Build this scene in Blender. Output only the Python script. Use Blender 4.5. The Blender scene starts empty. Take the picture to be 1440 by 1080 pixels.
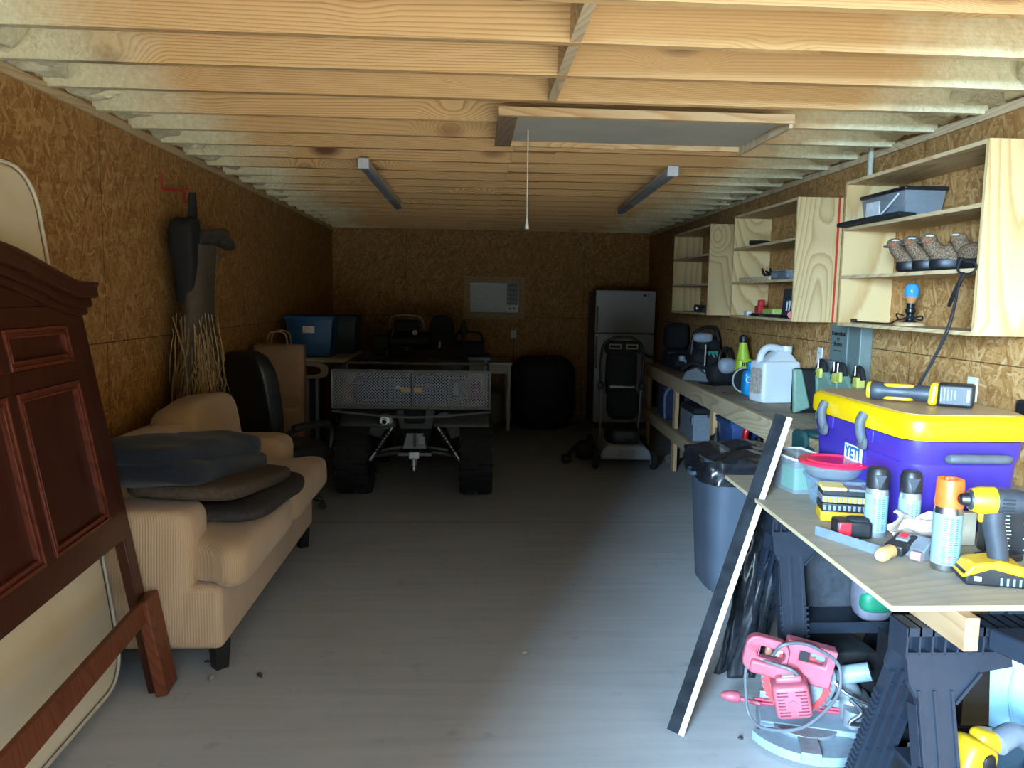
import bpy, bmesh, math, random
from mathutils import Vector, Matrix, Euler, noise
R = math.radians
PI = math.pi
sc = bpy.context.scene
col = sc.collection
random.seed(7)

# ------------------------------------------------------------------ camera
YAW, PITCH, ROLL, FPX = .0513, .1117, .0165, 1084.0
cam_d = bpy.data.cameras.new('camera')
cam_d.sensor_fit = 'HORIZONTAL'; cam_d.sensor_width = 36.0
cam_d.lens = 36.0 * FPX / 1440.0
cam_d.clip_start = .05; cam_d.clip_end = 200
cam = bpy.data.objects.new('camera', cam_d); col.objects.link(cam)
_f = Vector((math.sin(YAW)*math.cos(PITCH), math.cos(YAW)*math.cos(PITCH), -math.sin(PITCH)))
_r0 = Vector((math.cos(YAW), -math.sin(YAW), 0)); _u0 = _r0.cross(_f)
_r = _r0*math.cos(ROLL) + _u0*math.sin(ROLL); _u = -_r0*math.sin(ROLL) + _u0*math.cos(ROLL)
_m = Matrix((_r, _u, -_f)).transposed().to_4x4(); _m.translation = Vector((0, 0, 1.7))
cam.matrix_world = _m
sc.camera = cam

# ------------------------------------------------------------------ world, sun, daylight, exposure
w = bpy.data.worlds.new('world'); sc.world = w; w.use_nodes = True
bg = w.node_tree.nodes['Background']
_t = w.node_tree; _tc = _t.nodes.new('ShaderNodeTexCoord'); _sx = _t.nodes.new('ShaderNodeSeparateXYZ'); _rp = _t.nodes.new('ShaderNodeValToRGB')
_t.links.new(_tc.outputs['Generated'], _sx.inputs[0]); _t.links.new(_sx.outputs[2], _rp.inputs[0]); _t.links.new(_rp.outputs[0], bg.inputs['Color'])
_e = _rp.color_ramp.elements; _e[0].position = .0; _e[0].color = (.035, .05, .04, 1); _e[1].position = 1.0; _e[1].color = (.42, .66, 1.0, 1)
for _p, _c in ((.20, (.045, .065, .05)), (.34, (.62, .80, 1.0))):
    _q = _e.new(_p); _q.color = (*_c, 1)
bg.inputs['Strength'].default_value = 3.0
sun_d = bpy.data.lights.new('sun', 'SUN'); sun_d.energy = 7.0; sun_d.angle = R(1.0); sun_d.color = (1, .92, .80)
sun = bpy.data.objects.new('sun', sun_d); col.objects.link(sun)
sun.rotation_euler = Vector((.10, .12, -1)).to_track_quat('-Z', 'Y').to_euler()
def area(name, loc, target, sx, sy, e, c):
    d = bpy.data.lights.new(name, 'AREA'); d.shape = 'RECTANGLE'; d.size = sx; d.size_y = sy; d.energy = e; d.color = c
    o = bpy.data.objects.new(name, d); col.objects.link(o); o.location = loc
    o.rotation_euler = (Vector(target) - Vector(loc)).to_track_quat('-Z', 'Y').to_euler(); return o
area('bright_sky_daylight', (-6.0, -9.0, 3.6), (1.3, 3.2, .9), 3.6, 4.6, 7900, (.45, .715, 1.0))
sc.view_settings.view_transform = 'Standard'; sc.view_settings.look = 'None'
sc.view_settings.gamma = 1.0; sc.view_settings.use_curve_mapping = False
sc.view_settings.exposure = 0.85
sc.cycles.max_bounces = 7; sc.cycles.diffuse_bounces = 3; sc.cycles.caustics_reflective = False; sc.cycles.caustics_refractive = False

# ------------------------------------------------------------------ mesh helper
class G:
    def __init__(s, M=None): s.v = []; s.f = []; s.M = M or Matrix()
    def add(s, vs, fs):
        o = len(s.v); s.v += [s.M @ Vector(p) for p in vs]; s.f += [tuple(i+o for i in f) for f in fs]; return s
    def box(s, c, d, r=(0, 0, 0)):
        E = Euler(r).to_matrix(); c = Vector(c)
        vs = [c + E @ Vector((x*d[0]/2, y*d[1]/2, z*d[2]/2)) for x in (-1, 1) for y in (-1, 1) for z in (-1, 1)]
        return s.add(vs, [(0, 1, 3, 2), (4, 6, 7, 5), (0, 4, 5, 1), (2, 3, 7, 6), (0, 2, 6, 4), (1, 5, 7, 3)])
    def b2(s, a, b): return s.box([(a[i]+b[i])/2 for i in range(3)], [abs(b[i]-a[i]) for i in range(3)])
    def bar(s, a, b, w, h, up=(0, 0, 1)):          # a rectangular bar from a to b, w sideways, h along up
        a = Vector(a); b = Vector(b); t = (b-a).normalized(); u = Vector(up); x = t.cross(u)
        if x.length < 1e-4: x = t.cross(Vector((0, 1, 0)))
        x.normalize(); y = x.cross(t).normalized()
        vs = [p + x*i*w/2 + y*j*h/2 for p in (a, b) for i, j in ((-1, -1), (1, -1), (1, 1), (-1, 1))]
        return s.add(vs, [(3, 2, 1, 0), (4, 5, 6, 7), (0, 1, 5, 4), (1, 2, 6, 5), (2, 3, 7, 6), (3, 0, 4, 7)])
    def cyl(s, a, b, r, r2=None, n=16):
        return s.tube([a, b], [r, r if r2 is None else r2], n)
    def tube(s, pts, r, n=8, closed=False, smooth=0):
        pts = [Vector(p) for p in pts]
        if smooth:
            q = []; L = len(pts)
            for i in range(L if closed else L-1):
                p0, p1, p2, p3 = (pts[(i-1) % L] if closed or i else pts[0]), pts[i], pts[(i+1) % L], (pts[(i+2) % L] if closed or i+2 < L else pts[-1])
                for k in range(smooth):
                    t = k/smooth
                    q.append(.5*((2*p1)+(p2-p0)*t+(2*p0-5*p1+4*p2-p3)*t*t+(3*p1-p0-3*p2+p3)*t**3))
            if not closed: q.append(pts[-1])
            pts = q
        N = len(pts); rr = r if isinstance(r, (list, tuple)) else [r]*N
        if len(rr) != N: rr = [rr[0]+(rr[-1]-rr[0])*i/(N-1) for i in range(N)]
        vs = []; fs = []; x = None
        for i, p in enumerate(pts):
            a = pts[(i-1) % N] if closed or i else p; b = pts[(i+1) % N] if closed or i < N-1 else p
            t = (b-a).normalized()
            if x is None:
                x = t.cross(Vector((0, 0, 1)))
                if x.length < .05: x = t.cross(Vector((0, 1, 0)))
            x = (x - t*x.dot(t)).normalized(); y = t.cross(x)
            vs += [p + (x*math.cos(2*PI*k/n) + y*math.sin(2*PI*k/n))*rr[i] for k in range(n)]
        for i in range(N if closed else N-1):
            j = (i+1) % N
            for k in range(n): fs.append((i*n+k, i*n+(k+1) % n, j*n+(k+1) % n, j*n+k))
        if not closed: fs += [tuple(range(n-1, -1, -1)), tuple(range((N-1)*n, N*n))]
        return s.add(vs, fs)
    def lathe(s, prof, c=(0, 0, 0), n=24, axis='Z'):   # prof: (radius, height)
        c = Vector(c); vs = []; fs = []
        for r, h in prof:
            for k in range(n):
                a = 2*PI*k/n; x, y = r*math.cos(a), r*math.sin(a)
                p = {'Z': (x, y, h), 'X': (h, x, y), 'Y': (y, h, x)}[axis]
                vs.append(c + Vector(p))
        for i in range(len(prof)-1):
            for k in range(n): fs.append((i*n+k, i*n+(k+1) % n, (i+1)*n+(k+1) % n, (i+1)*n+k))
        if prof[0][0] > 1e-4: fs.append(tuple(range(n-1, -1, -1)))
        if prof[-1][0] > 1e-4: fs.append(tuple(range((len(prof)-1)*n, len(prof)*n)))
        return s.add(vs, fs)
    def prism(s, poly, a, b, axis='Y'):
        n = len(poly)
        def P(u, v, h): return {'Y': (u, h, v), 'X': (h, u, v), 'Z': (u, v, h)}[axis]
        vs = [P(u, v, a) for u, v in poly] + [P(u, v, b) for u, v in poly]
        fs = [tuple(range(n-1, -1, -1)), tuple(range(n, 2*n))] + [(i, (i+1) % n, n+(i+1) % n, n+i) for i in range(n)]
        return s.add(vs, fs)
    def ring(s, outer, inner, a, b, axis='Y'):      # frame between two polygons with the same count
        n = len(outer)
        def P(u, v, h): return {'Y': (u, h, v), 'X': (h, u, v), 'Z': (u, v, h)}[axis]
        vs = [P(u, v, h) for h in (a, b) for q in (outer, inner) for u, v in q]
        fs = []
        for i in range(n):
            j = (i+1) % n
            fs += [(i, n+i, n+j, j), (2*n+i, 2*n+j, 3*n+j, 3*n+i), (i, j, 2*n+j, 2*n+i), (n+i, 3*n+i, 3*n+j, n+j)]
        return s.add(vs, fs)
    def sup(s, c, d, e1=.4, e2=.4, n=24, r=(0, 0, 0), amp=0, fr=6, seed=0, fn=None):   # superellipsoid (cushion)
        E = Euler(r).to_matrix(); c = Vector(c); vs = []; fs = []; m = n//2
        def sp(x, e): return math.copysign(abs(x)**e, x)
        for i in range(m+1):
            a = -PI/2 + PI*i/m
            for k in range(n):
                b = 2*PI*k/n
                p = Vector((sp(math.cos(a), e1)*sp(math.cos(b), e2)*d[0]/2, sp(math.cos(a), e1)*sp(math.sin(b), e2)*d[1]/2, sp(math.sin(a), e1)*d[2]/2))
                if fn: p = Vector(fn(p))
                if amp: p += noise.noise_vector(p*fr + Vector((seed, seed*2.3, 1)))*amp
                vs.append(c + E @ p)
        for i in range(m):
            for k in range(n): fs.append((i*n+k, i*n+(k+1) % n, (i+1)*n+(k+1) % n, (i+1)*n+k))
        return s.add(vs, fs)
    def grid(s, fn, nu, nv):
        vs = [fn(i/nu, j/nv) for i in range(nu+1) for j in range(nv+1)]
        fs = [(i*(nv+1)+j, (i+1)*(nv+1)+j, (i+1)*(nv+1)+j+1, i*(nv+1)+j+1) for i in range(nu) for j in range(nv)]
        return s.add(vs, fs)
    def ob(s, name, m, parent=None, bevel=0, seg=2, smooth=True, solid=0, sub=0, kind=None, ang=38, loc=None, rot=None):
        me = bpy.data.meshes.new(name)
        if loc is None and parent is None and s.v:
            lo = [min(v[i] for v in s.v) for i in range(3)]; hi = [max(v[i] for v in s.v) for i in range(3)]
            c = Vector(((lo[0]+hi[0])/2, (lo[1]+hi[1])/2, lo[2]))
            me.from_pydata([v-c for v in s.v], [], s.f); loc = c
        else: me.from_pydata([tuple(v) for v in s.v], [], s.f)
        bm = bmesh.new(); bm.from_mesh(me); bmesh.ops.remove_doubles(bm, verts=bm.verts, dist=1e-5)
        bmesh.ops.recalc_face_normals(bm, faces=bm.faces); bm.to_mesh(me); bm.free()
        if smooth:
            me.polygons.foreach_set('use_smooth', [True]*len(me.polygons)); me.set_sharp_from_angle(angle=R(ang))
        me.materials.append(m)
        o = bpy.data.objects.new(name, me); col.objects.link(o)
        if loc is not None: o.location = loc
        if rot is not None: o.rotation_euler = rot
        if parent: o.parent = parent
        if solid: q = o.modifiers.new('solid', 'SOLIDIFY'); q.thickness = solid; q.offset = 0
        if bevel:
            q = o.modifiers.new('bevel', 'BEVEL'); q.width = bevel; q.segments = seg; q.limit_method = 'ANGLE'; q.angle_limit = R(30); q.harden_normals = False
        if sub: q = o.modifiers.new('sub', 'SUBSURF'); q.levels = sub; q.render_levels = sub
        if kind: o['kind'] = kind
        return o

def thing(name, label, cat, loc=(0, 0, 0), rz=0, group=None, rot=None):
    o = bpy.data.objects.new(name, None); col.objects.link(o); o.empty_display_size = .1
    o.location = loc; o.rotation_euler = rot or (0, 0, rz); o['label'] = label; o['category'] = cat
    if group: o['group'] = group
    return o
def tag(o, label, cat, group=None):
    o['label'] = label; o['category'] = cat
    if group: o['group'] = group
    return o
def dup(root, loc, rz=None, label=None, rot=None):
    r = root.copy(); col.objects.link(r); r.location = loc
    if rz is not None: r.rotation_euler = (0, 0, rz)
    if rot is not None: r.rotation_euler = rot
    if label: r['label'] = label
    for ch in root.children:
        c = ch.copy(); col.objects.link(c); c.parent = r
        for g in ch.children:
            d = g.copy(); col.objects.link(d); d.parent = c
    return r
def text(s, size, m, parent, loc, rot, name='lettering', depth=.0006, bold=0, sx=1):
    cu = bpy.data.curves.new(name, 'FONT'); cu.body = s; cu.size = size; cu.extrude = depth; cu.align_x = 'CENTER'; cu.align_y = 'CENTER'; cu.offset = bold
    t = bpy.data.objects.new(name, cu); col.objects.link(t)
    dg = bpy.context.evaluated_depsgraph_get(); me = bpy.data.meshes.new_from_object(t.evaluated_get(dg))
    bpy.data.objects.remove(t); me.name = name
    me.materials.clear(); me.materials.append(m)
    o = bpy.data.objects.new(name, me); col.objects.link(o); o.location = loc; o.rotation_euler = rot; o.scale = (sx, 1, 1)
    if parent: o.parent = parent
    return o

# ------------------------------------------------------------------ materials
class N:
    def __init__(s, name):
        s.m = bpy.data.materials.new(name); s.m.use_nodes = True; s.t = s.m.node_tree; s.n = s.t.nodes; s.b = s.n['Principled BSDF']
    def new(s, ty, ins=None, **k):
        q = s.n.new(ty)
        for a, v in k.items(): setattr(q, a, v)
        for a, v in (ins or {}).items(): s.set(q, a, v)
        return q
    def set(s, q, a, v):
        i = q.inputs[a]
        if isinstance(v, bpy.types.NodeSocket): s.t.links.new(v, i)
        elif hasattr(i.default_value, '__len__') and hasattr(v, '__len__') and len(v) == 3 and len(i.default_value) == 4: i.default_value = (*v, 1)
        else: i.default_value = v
    def math(s, op, a, b=0, c=0):
        q = s.new('ShaderNodeMath', operation=op); s.set(q, 0, a); s.set(q, 1, b); s.set(q, 2, c); return q.outputs[0]
    def ramp(s, f, stops, interp='LINEAR'):
        q = s.new('ShaderNodeValToRGB', {'Fac': f}); q.color_ramp.interpolation = interp; e = q.color_ramp.elements
        while len(e) < len(stops): e.new(.5)
        for i, (p, c) in enumerate(stops): e[i].position = p; e[i].color = (*c, 1)
        return q.outputs[0]
    def mix(s, f, a, b, t='MIX'):
        q = s.new('ShaderNodeMixRGB', blend_type=t); s.set(q, 0, f); s.set(q, 1, a); s.set(q, 2, b); return q.outputs[0]
    def co(s, scale=(1, 1, 1), rot=(0, 0, 0), loc=(0, 0, 0), rnd=0, src='Object'):
        v = s.new('ShaderNodeTexCoord').outputs[src]
        if rnd:
            r = s.new('ShaderNodeObjectInfo').outputs['Random']
            c = s.new('ShaderNodeCombineXYZ', {0: s.math('MULTIPLY', r, rnd), 1: s.math('MULTIPLY', r, rnd*.73), 2: s.math('MULTIPLY', r, rnd*1.37)}).outputs[0]
            v = s.new('ShaderNodeVectorMath', {0: v, 1: c}, operation='ADD').outputs[0]
        return s.new('ShaderNodeMapping', {'Vector': v, 'Scale': scale, 'Rotation': rot, 'Location': loc}).outputs[0]
    def noise(s, v, scale, detail=3, rough=.5, dist=0):
        return s.new('ShaderNodeTexNoise', {'Vector': v, 'Scale': scale, 'Detail': detail, 'Roughness': rough, 'Distortion': dist}).outputs['Fac']
    def bump(s, h, strength=.3, dist=.01):
        q = s.new('ShaderNodeBump', {'Height': h, 'Strength': strength, 'Distance': dist}); s.set(s.b, 'Normal', q.outputs[0])
    def fin(s, c, rough=.6, metal=0, spec=.5):
        s.set(s.b, 'Base Color', c); s.set(s.b, 'Roughness', rough); s.set(s.b, 'Metallic', metal); s.set(s.b, 'Specular IOR Level', spec); return s.m
_pc = {}
def plain(name, c, rough=.5, metal=0, var=.12, bump=0, scale=30, spec=.5, **k):
    if name in _pc: return _pc[name]
    s = N(name); v = s.co(rnd=10); f = s.noise(v, scale, 4)
    d = tuple(x*(1-var) for x in c); l = tuple(min(1, x*(1+var)) for x in c)
    s.fin(s.ramp(f, [(.3, d), (.7, l)]), rough, metal, spec)
    if bump: s.bump(f, bump, .004)
    if 'trans' in k: s.set(s.b, 'Transmission Weight', k['trans']); s.set(s.b, 'IOR', k.get('ior', 1.3))
    if 'alpha' in k: s.set(s.b, 'Alpha', k['alpha'])
    if 'coat' in k: s.set(s.b, 'Coat Weight', k['coat'])
    if 'sheen' in k: s.set(s.b, 'Sheen Weight', k['sheen'])
    _pc[name] = s.m; return s.m
def wood(name, light, dark, axis='X', scale=1.0, knots=1.0, rough=.65, foam=False, knotc=(.16, .055, .02), contrast=1, kscale=1.6, kr=1, freq=2.2, rvm=.25, dirt=0, stretch=.16, lin=0.0):
    s = N(name)
    q_ = stretch; st = {'X': (q_, 1, 1), 'Y': (1, q_, 1), 'Z': (1, 1, q_)}[axis]
    k2 = {'X': (.55, 1, 1), 'Y': (1, .55, 1), 'Z': (1, 1, .55)}[axis]
    base = s.co(rnd=37)
    vk = s.new('ShaderNodeMapping', {'Vector': base, 'Scale': k2}).outputs[0]
    kn = s.new('ShaderNodeTexVoronoi', {'Vector': vk, 'Scale': kscale, 'Randomness': 1.0}).outputs['Distance']
    vg = s.new('ShaderNodeMapping', {'Vector': base, 'Scale': tuple(q*scale for q in st)}).outputs[0]
    halo = s.new('ShaderNodeMapRange', {'Value': kn, 'From Min': 0., 'From Max': .34, 'To Min': 1., 'To Max': 0.}, interpolation_type='SMOOTHSTEP').outputs[0]
    lo = s.noise(vg, 2.2, 1, .3)
    ph = s.math('ADD', s.math('MULTIPLY', lo, 13.0), s.math('MULTIPLY', halo, 4.0*knots))
    if lin: ph = s.math('ADD', ph, s.math('MULTIPLY', s.new('ShaderNodeSeparateXYZ', {0: base}).outputs[1 if axis == 'Z' else 2], lin))
    fine = s.noise(vg, 60, 2, .6)
    ph2 = s.math('ADD', s.math('MULTIPLY', ph, freq), s.math('MULTIPLY', fine, .25))
    saw = s.math('FRACT', ph2)
    g = s.ramp(saw, [(0, light), (.55, tuple(l*(1-.25*contrast)+d*.25*contrast for l, d in zip(light, dark))), (.86, tuple(l*(1-.85*contrast)+d*.85*contrast for l, d in zip(light, dark))), (1, light)])
    tone = s.noise(s.new('ShaderNodeMapping', {'Vector': base, 'Scale': tuple(q*scale for q in st)}).outputs[0], 1.1, 2)
    g = s.mix(s.math('MULTIPLY', tone, .45), g, tuple(d*.9 for d in dark))
    rv = s.new('ShaderNodeObjectInfo').outputs['Random']
    g = s.mix(s.math('MULTIPLY', rv, rvm), g, tuple((l+d)*.42 for l, d in zip(light, dark)))
    if knots > .01:
        kk = s.new('ShaderNodeMapRange', {'Value': kn, 'From Min': .022*kr, 'From Max': .05*kr, 'To Min': 1., 'To Max': 0.}).outputs[0]
        g = s.mix(kk, g, knotc)
    if dirt:
        dn = s.noise(base, 5, 5, .65)
        g = s.mix(s.new('ShaderNodeMapRange', {'Value': dn, 'From Min': .45, 'From Max': .7, 'To Min': 0., 'To Max': dirt}).outputs[0], g, (.2, .19, .17))
    if foam:
        px = s.new('ShaderNodeNewGeometry').outputs['Position']; sx = s.new('ShaderNodeSeparateXYZ', {0: px}).outputs
        nn = s.noise(px, 2.3, 3); n2 = s.noise(px, 40, 3)
        dl = s.math('ADD', s.math('MULTIPLY', nn, 1.0), s.math('MULTIPLY', n2, .12))
        a = s.new('ShaderNodeMapRange', {'Value': s.math('ADD', s.math('SUBTRACT', sx[0], -1.92), s.math('MULTIPLY', dl, -1.0)), 'From Min': -.34, 'From Max': .12, 'To Min': 1., 'To Max': 0.}).outputs[0]
        b = s.new('ShaderNodeMapRange', {'Value': s.math('ADD', s.math('SUBTRACT', 2.42, sx[0]), s.math('MULTIPLY', dl, -1.1)), 'From Min': -.28, 'From Max': .18, 'To Min': 1., 'To Max': 0.}).outputs[0]
        fm = s.math('MAXIMUM', a, b)
        g = s.mix(fm, g, s.ramp(n2, [(.3, (.76, .68, .42)), (.7, (.92, .83, .58))]))
        s.bump(s.math('ADD', s.math('MULTIPLY', s.math('MULTIPLY', s.noise(px, 55, 3), fm), 3.0), saw), .5, .006)
    else: s.bump(saw, .12, .001)
    return s.fin(g, rough, 0, .3)
def osb(name, scale=1.0, seamz=1.43, seam_ax=1, seam_off=0.0, tint=(1, 1, 1)):
    s = N(name); out = None; base = s.new('ShaderNodeNewGeometry').outputs['Position']
    pal = [(0, (.13, .048, .012)), (.22, (.34, .155, .045)), (.5, (.52, .29, .10)), (.75, (.66, .42, .18)), (1, (.86, .64, .36))]
    pal = [(p, tuple(a*b for a, b in zip(c, tint))) for p, c in pal]
    hsum = None
    for i, (ang, st) in enumerate([(.35, 5), (-.75, 4.5), (1.25, 5), (-.15, 6), (.85, 4.5), (-1.2, 5)]):
        v = s.new('ShaderNodeMapping', {'Vector': base, 'Rotation': (ang, 0, 0) if seam_ax == 1 else (0, ang, 0), 'Location': (i*3.1, i*1.7, i*2.3)}).outputs[0]
        wv = s.new('ShaderNodeVectorMath', {0: v, 1: s.new('ShaderNodeVectorMath', {0: s.new('ShaderNodeTexNoise', {'Vector': v, 'Scale': 12, 'Detail': 1}).outputs['Color'], 1: (.035, .035, .035)}, operation='MULTIPLY').outputs[0]}, operation='ADD').outputs[0]
        sc_ = (.2*scale, 9*scale, 9*scale*st) if seam_ax == 1 else (9*scale, .2*scale, 9*scale*st)
        v2 = s.new('ShaderNodeMapping', {'Vector': wv, 'Scale': sc_}).outputs[0]
        vo = s.new('ShaderNodeTexVoronoi', {'Vector': v2, 'Scale': 1.0, 'Randomness': 1.0})
        cc = s.new('ShaderNodeSeparateXYZ', {0: vo.outputs['Color']}).outputs
        ed = vo.outputs['Distance']
        streak = s.noise(v2, 6, 2)
        val = s.math('ADD', s.math('MULTIPLY', cc[0], .62), s.math('SUBTRACT', s.math('MULTIPLY', streak, .55), s.math('MULTIPLY', ed, .18)))
        c = s.ramp(val, pal)
        if out is None: out = c; h = val
        else:
            msk = s.math('GREATER_THAN', cc[1], (.5, .5, .60, .68, .74, .79)[i])
            out = s.mix(msk, out, c); h = s.mix(msk, h, val)
    big = s.noise(base, 1.6, 3); out = s.mix(s.math('MULTIPLY', big, .55), out, tuple(a*b for a, b in zip((.42, .21, .07), tint)))
    sp = s.new('ShaderNodeSeparateXYZ', {0: base}).outputs
    l1 = s.math('LESS_THAN', s.math('ABSOLUTE', s.math('SUBTRACT', sp[2], seamz)), .0028)
    fy = s.math('ABSOLUTE', s.math('SUBTRACT', s.math('FRACT', s.math('MULTIPLY', s.math('SUBTRACT', sp[seam_ax], seam_off), 1/2.44)), .5))
    l2 = s.math('LESS_THAN', fy, .0011)
    chip = s.new('ShaderNodeMapRange', {'Value': s.noise(base, 24, 3, .6), 'From Min': .66, 'From Max': .74, 'To Min': 0., 'To Max': .75}).outputs[0]
    out = s.mix(chip, out, (.10, .038, .010))
    out = s.mix(s.math('MULTIPLY', s.math('MAXIMUM', l1, l2), .8), out, (.03, .015, .008))
    s.bump(h, .18, .002)
    return s.fin(out, .62, 0, .35)

M_OSB_S = osb('osb_side', 1.35, 1.43, 1, 4.15 - 1.22, (.90, .84, .78))
M_OSB_B = osb('osb_back', 1.35, 1.43, 0, 0.3, (.90, .84, .78))
M_JOIST = wood('joist_pine', (.92, .62, .30), (.58, .28, .09), 'X', .8, .8, foam=True, kscale=2.3, kr=3.4, stretch=.085, lin=21, contrast=1.25, rvm=.6, freq=3.6)
M_PINE_X = wood('pine_x', (.80, .58, .33), (.56, .30, .12), 'X', 1.5, .5)
M_PINE_Y = wood('pine_y', (.80, .64, .41), (.54, .34, .17), 'Y', 1.5, .5)
M_PINE_Z = wood('pine_z', (.80, .56, .31), (.58, .31, .13), 'Z', 1.6, .5)
M_PLY_Z = wood('plywood_vertical', (.82, .62, .32), (.52, .29, .10), 'Z', .85, .55, kscale=2.2)
M_PLY_Y = wood('plywood_shelf', (.78, .60, .35), (.52, .31, .13), 'Y', 1.2, .3)
M_PLYEDGE = wood('plywood_edge', (.60, .49, .30), (.42, .29, .15), 'Y', 6, 0)
M_BENCH = wood('bench_top_wood', (.62, .50, .36), (.36, .26, .17), 'Y', 1.2, .3, dirt=.7)
M_TABLE = wood('weathered_plywood', (.42, .355, .255), (.29, .23, .155), 'X', 1.3, .15, dirt=.45, contrast=.8)
M_DARKW = wood('grey_wood', (.30, .24, .19), (.16, .12, .09), 'Z', 1.5, .2)
M_CHERRY = wood('cherry_finish', (.085, .024, .013), (.036, .009, .005), 'Z', 1.4, 0, rough=.28, contrast=.7)
M_CHERRY_R = wood('bare_cherry', (.26, .075, .03), (.12, .03, .012), 'Z', 2, 0, rough=.5)
def foam_mat():
    s = N('spray_foam'); v = s.new('ShaderNodeNewGeometry').outputs['Position']
    f = s.noise(v, 40, 4); s.bump(s.noise(v, 70, 4), .8, .01)
    return s.fin(s.ramp(f, [(.3, (.74, .66, .42)), (.7, (.92, .83, .58))]), .8)
M_FOAM = foam_mat()
def concrete():
    s = N('concrete_slab'); v = s.new('ShaderNodeNewGeometry').outputs['Position']
    a = s.noise(v, .9, 5, .6); st = s.noise(s.new('ShaderNodeMapping', {'Vector': v, 'Scale': (.5, 7, 1)}).outputs[0], 2.2, 5, .6)
    f = s.math('ADD', s.math('MULTIPLY', a, .5), s.math('MULTIPLY', st, .5))
    c = s.ramp(f, [(.3, (.385, .395, .395)), (.5, (.48, .49, .485)), (.7, (.545, .555, .55))])
    sp = s.new('ShaderNodeSeparateXYZ', {0: v}).outputs
    for y, wd in ((5.70, .008), (8.9, .006)):
        wob = s.math('MULTIPLY', s.noise(v, 3, 2), .02)
        l = s.math('LESS_THAN', s.math('ABSOLUTE', s.math('SUBTRACT', s.math('ADD', sp[1], wob), y+.01)), wd)
        c = s.mix(s.math('MULTIPLY', l, .6), c, (.13, .12, .11))
    sk = s.new('ShaderNodeMapRange', {'Value': s.noise(v, 5.5, 4, .65), 'From Min': .62, 'From Max': .76, 'To Min': 0., 'To Max': .4}).outputs[0]
    c = s.mix(sk, c, (.14, .13, .12))
    spk = s.new('ShaderNodeMapRange', {'Value': s.noise(v, 45, 2), 'From Min': .76, 'From Max': .80, 'To Min': 0., 'To Max': .4}).outputs[0]
    c = s.mix(spk, c, (.10, .09, .085))
    s.bump(s.noise(v, 30, 5), .12, .004)
    s.set(s.b, 'Roughness', .62); m = s.fin(c, .62, 0, .4); return m
M_CONC = concrete()

# ------------------------------------------------------------------ the room
XL, XR, YB, YF, H = -1.92, 2.42, 10.69, -.55, 2.60
G().b2((XL-.1, YF-.1, -.12), (XR+.1, YB+.1, 0)).ob('floor', M_CONC, kind='structure')
G().b2((XL-.1, YF-.1, 0), (XL, YB+.1, H+.2)).ob('wall_left', M_OSB_S, kind='structure')
G().b2((XR, YF-.1, 0), (XR+.1, YB+.1, H+.2)).ob('wall_right', M_OSB_S, kind='structure')
G().b2((XL, YB, 0), (XR, YB+.1, H+.2)).ob('wall_back', M_OSB_B, kind='structure')
G().b2((XL, YF-.1, 0), (-1.25, YF, H+.2)).b2((-1.25, YF-.1, 2.5), (XR, YF, H+.2)).ob('wall_front', M_OSB_B, kind='structure')
G().b2((-30, -40, -.2), (30, -8.5, -.035)).ob('added_dark_ground', plain('dark_ground', (.035, .05, .02), .9, scale=3), kind='structure')  # unseen dark ground, added to cut bounce light reaching the back of the room
G().b2((-12, -8.5, -.16), (12, YF-.1, -.03)).ob('driveway_ground', plain('driveway_concrete', (.62, .54, .42), .8, var=.06, scale=2), kind='structure')
ceil = G().b2((XL-.1, YF-.1, H+.185), (XR+.1, YB+.1, H+.25)).ob('ceiling', wood('deck_boards', (.60, .42, .22), (.42, .24, .09), 'Y', 1.2, .3, foam=True), kind='structure')
def cp(g, n, m, **k):
    c0 = ceil.location
    g.v = [v-c0 for v in g.v]; o = g.ob(n, m, ceil, **k); o['kind'] = 'structure'; return o
Y1, S = 2.834, .4064
for k in range(-7, 20):
    y = Y1 + k*S
    if y > YB-.03: break
    if k < 3:
        cp(G().b2((XL, y, H), (.375, y+.038, H+.184)), 'joist', M_JOIST)
        cp(G().b2((.375, y, H), (XR, y+.038, H+.184)), 'joist', M_JOIST)
    else:
        cp(G().b2((XL, y+.04, H), (.50, y+.078, H+.184)), 'joist', M_JOIST)
        cp(G().b2((.24, y, H), (XR, y+.038, H+.184)), 'joist', M_JOIST)
    if k < 2:
        cp(G().b2((.33, y+.038, H+.002), (.37, y+S, H+.182)), 'blocking', M_PINE_Y)
# foam bulging between the joist ends over each wall
for sx, x0 in ((1, XL), (-1, XR)):
    g = G()
    for k in range(-7, 20):
        y = Y1+k*S
        if y > YB-.3: break
        g.sup((x0+sx*.02, y+.04+S/2, H+.125), (.34, S*.98, .19), .5, .5, 32, amp=.05, fr=12, seed=k*3+sx)
    cp(g, 'spray_foam', M_FOAM)
G().b2((XL, YF, H-.03), (XL+.018, YB, H+.012)).ob('trim_1', M_PINE_Y, kind='structure')
G().b2((XR-.018, YF, H-.03), (XR, YB, H+.012)).ob('trim_2', M_PINE_Y, kind='structure')

# ================================================================== left side and back of the room
BLK = plain('black_plastic', (.012, .012, .013), .45, var=.3)
BLKM = plain('black_matte', (.010, .010, .011), .8, var=.3)
STEEL = plain('steel', (.45, .45, .46), .35, 1, var=.15)
DSTEEL = plain('dark_steel', (.10, .10, .105), .45, 1, var=.2)
WHITE = plain('white_paint', (.72, .72, .70), .45, var=.04)
WPL = plain('white_plastic', (.75, .78, .80), .4, var=.04)
GREYPL = plain('grey_plastic', (.17, .18, .19), .5, var=.15)
RUB = plain('rubber', (.014, .014, .014), .85, var=.3, bump=.3, scale=60)
def W(t):
    return Matrix.Translation(-Vector(t.location))
def at(t): return G(W(t))       # world coordinates for the parts of an unrotated thing

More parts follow.
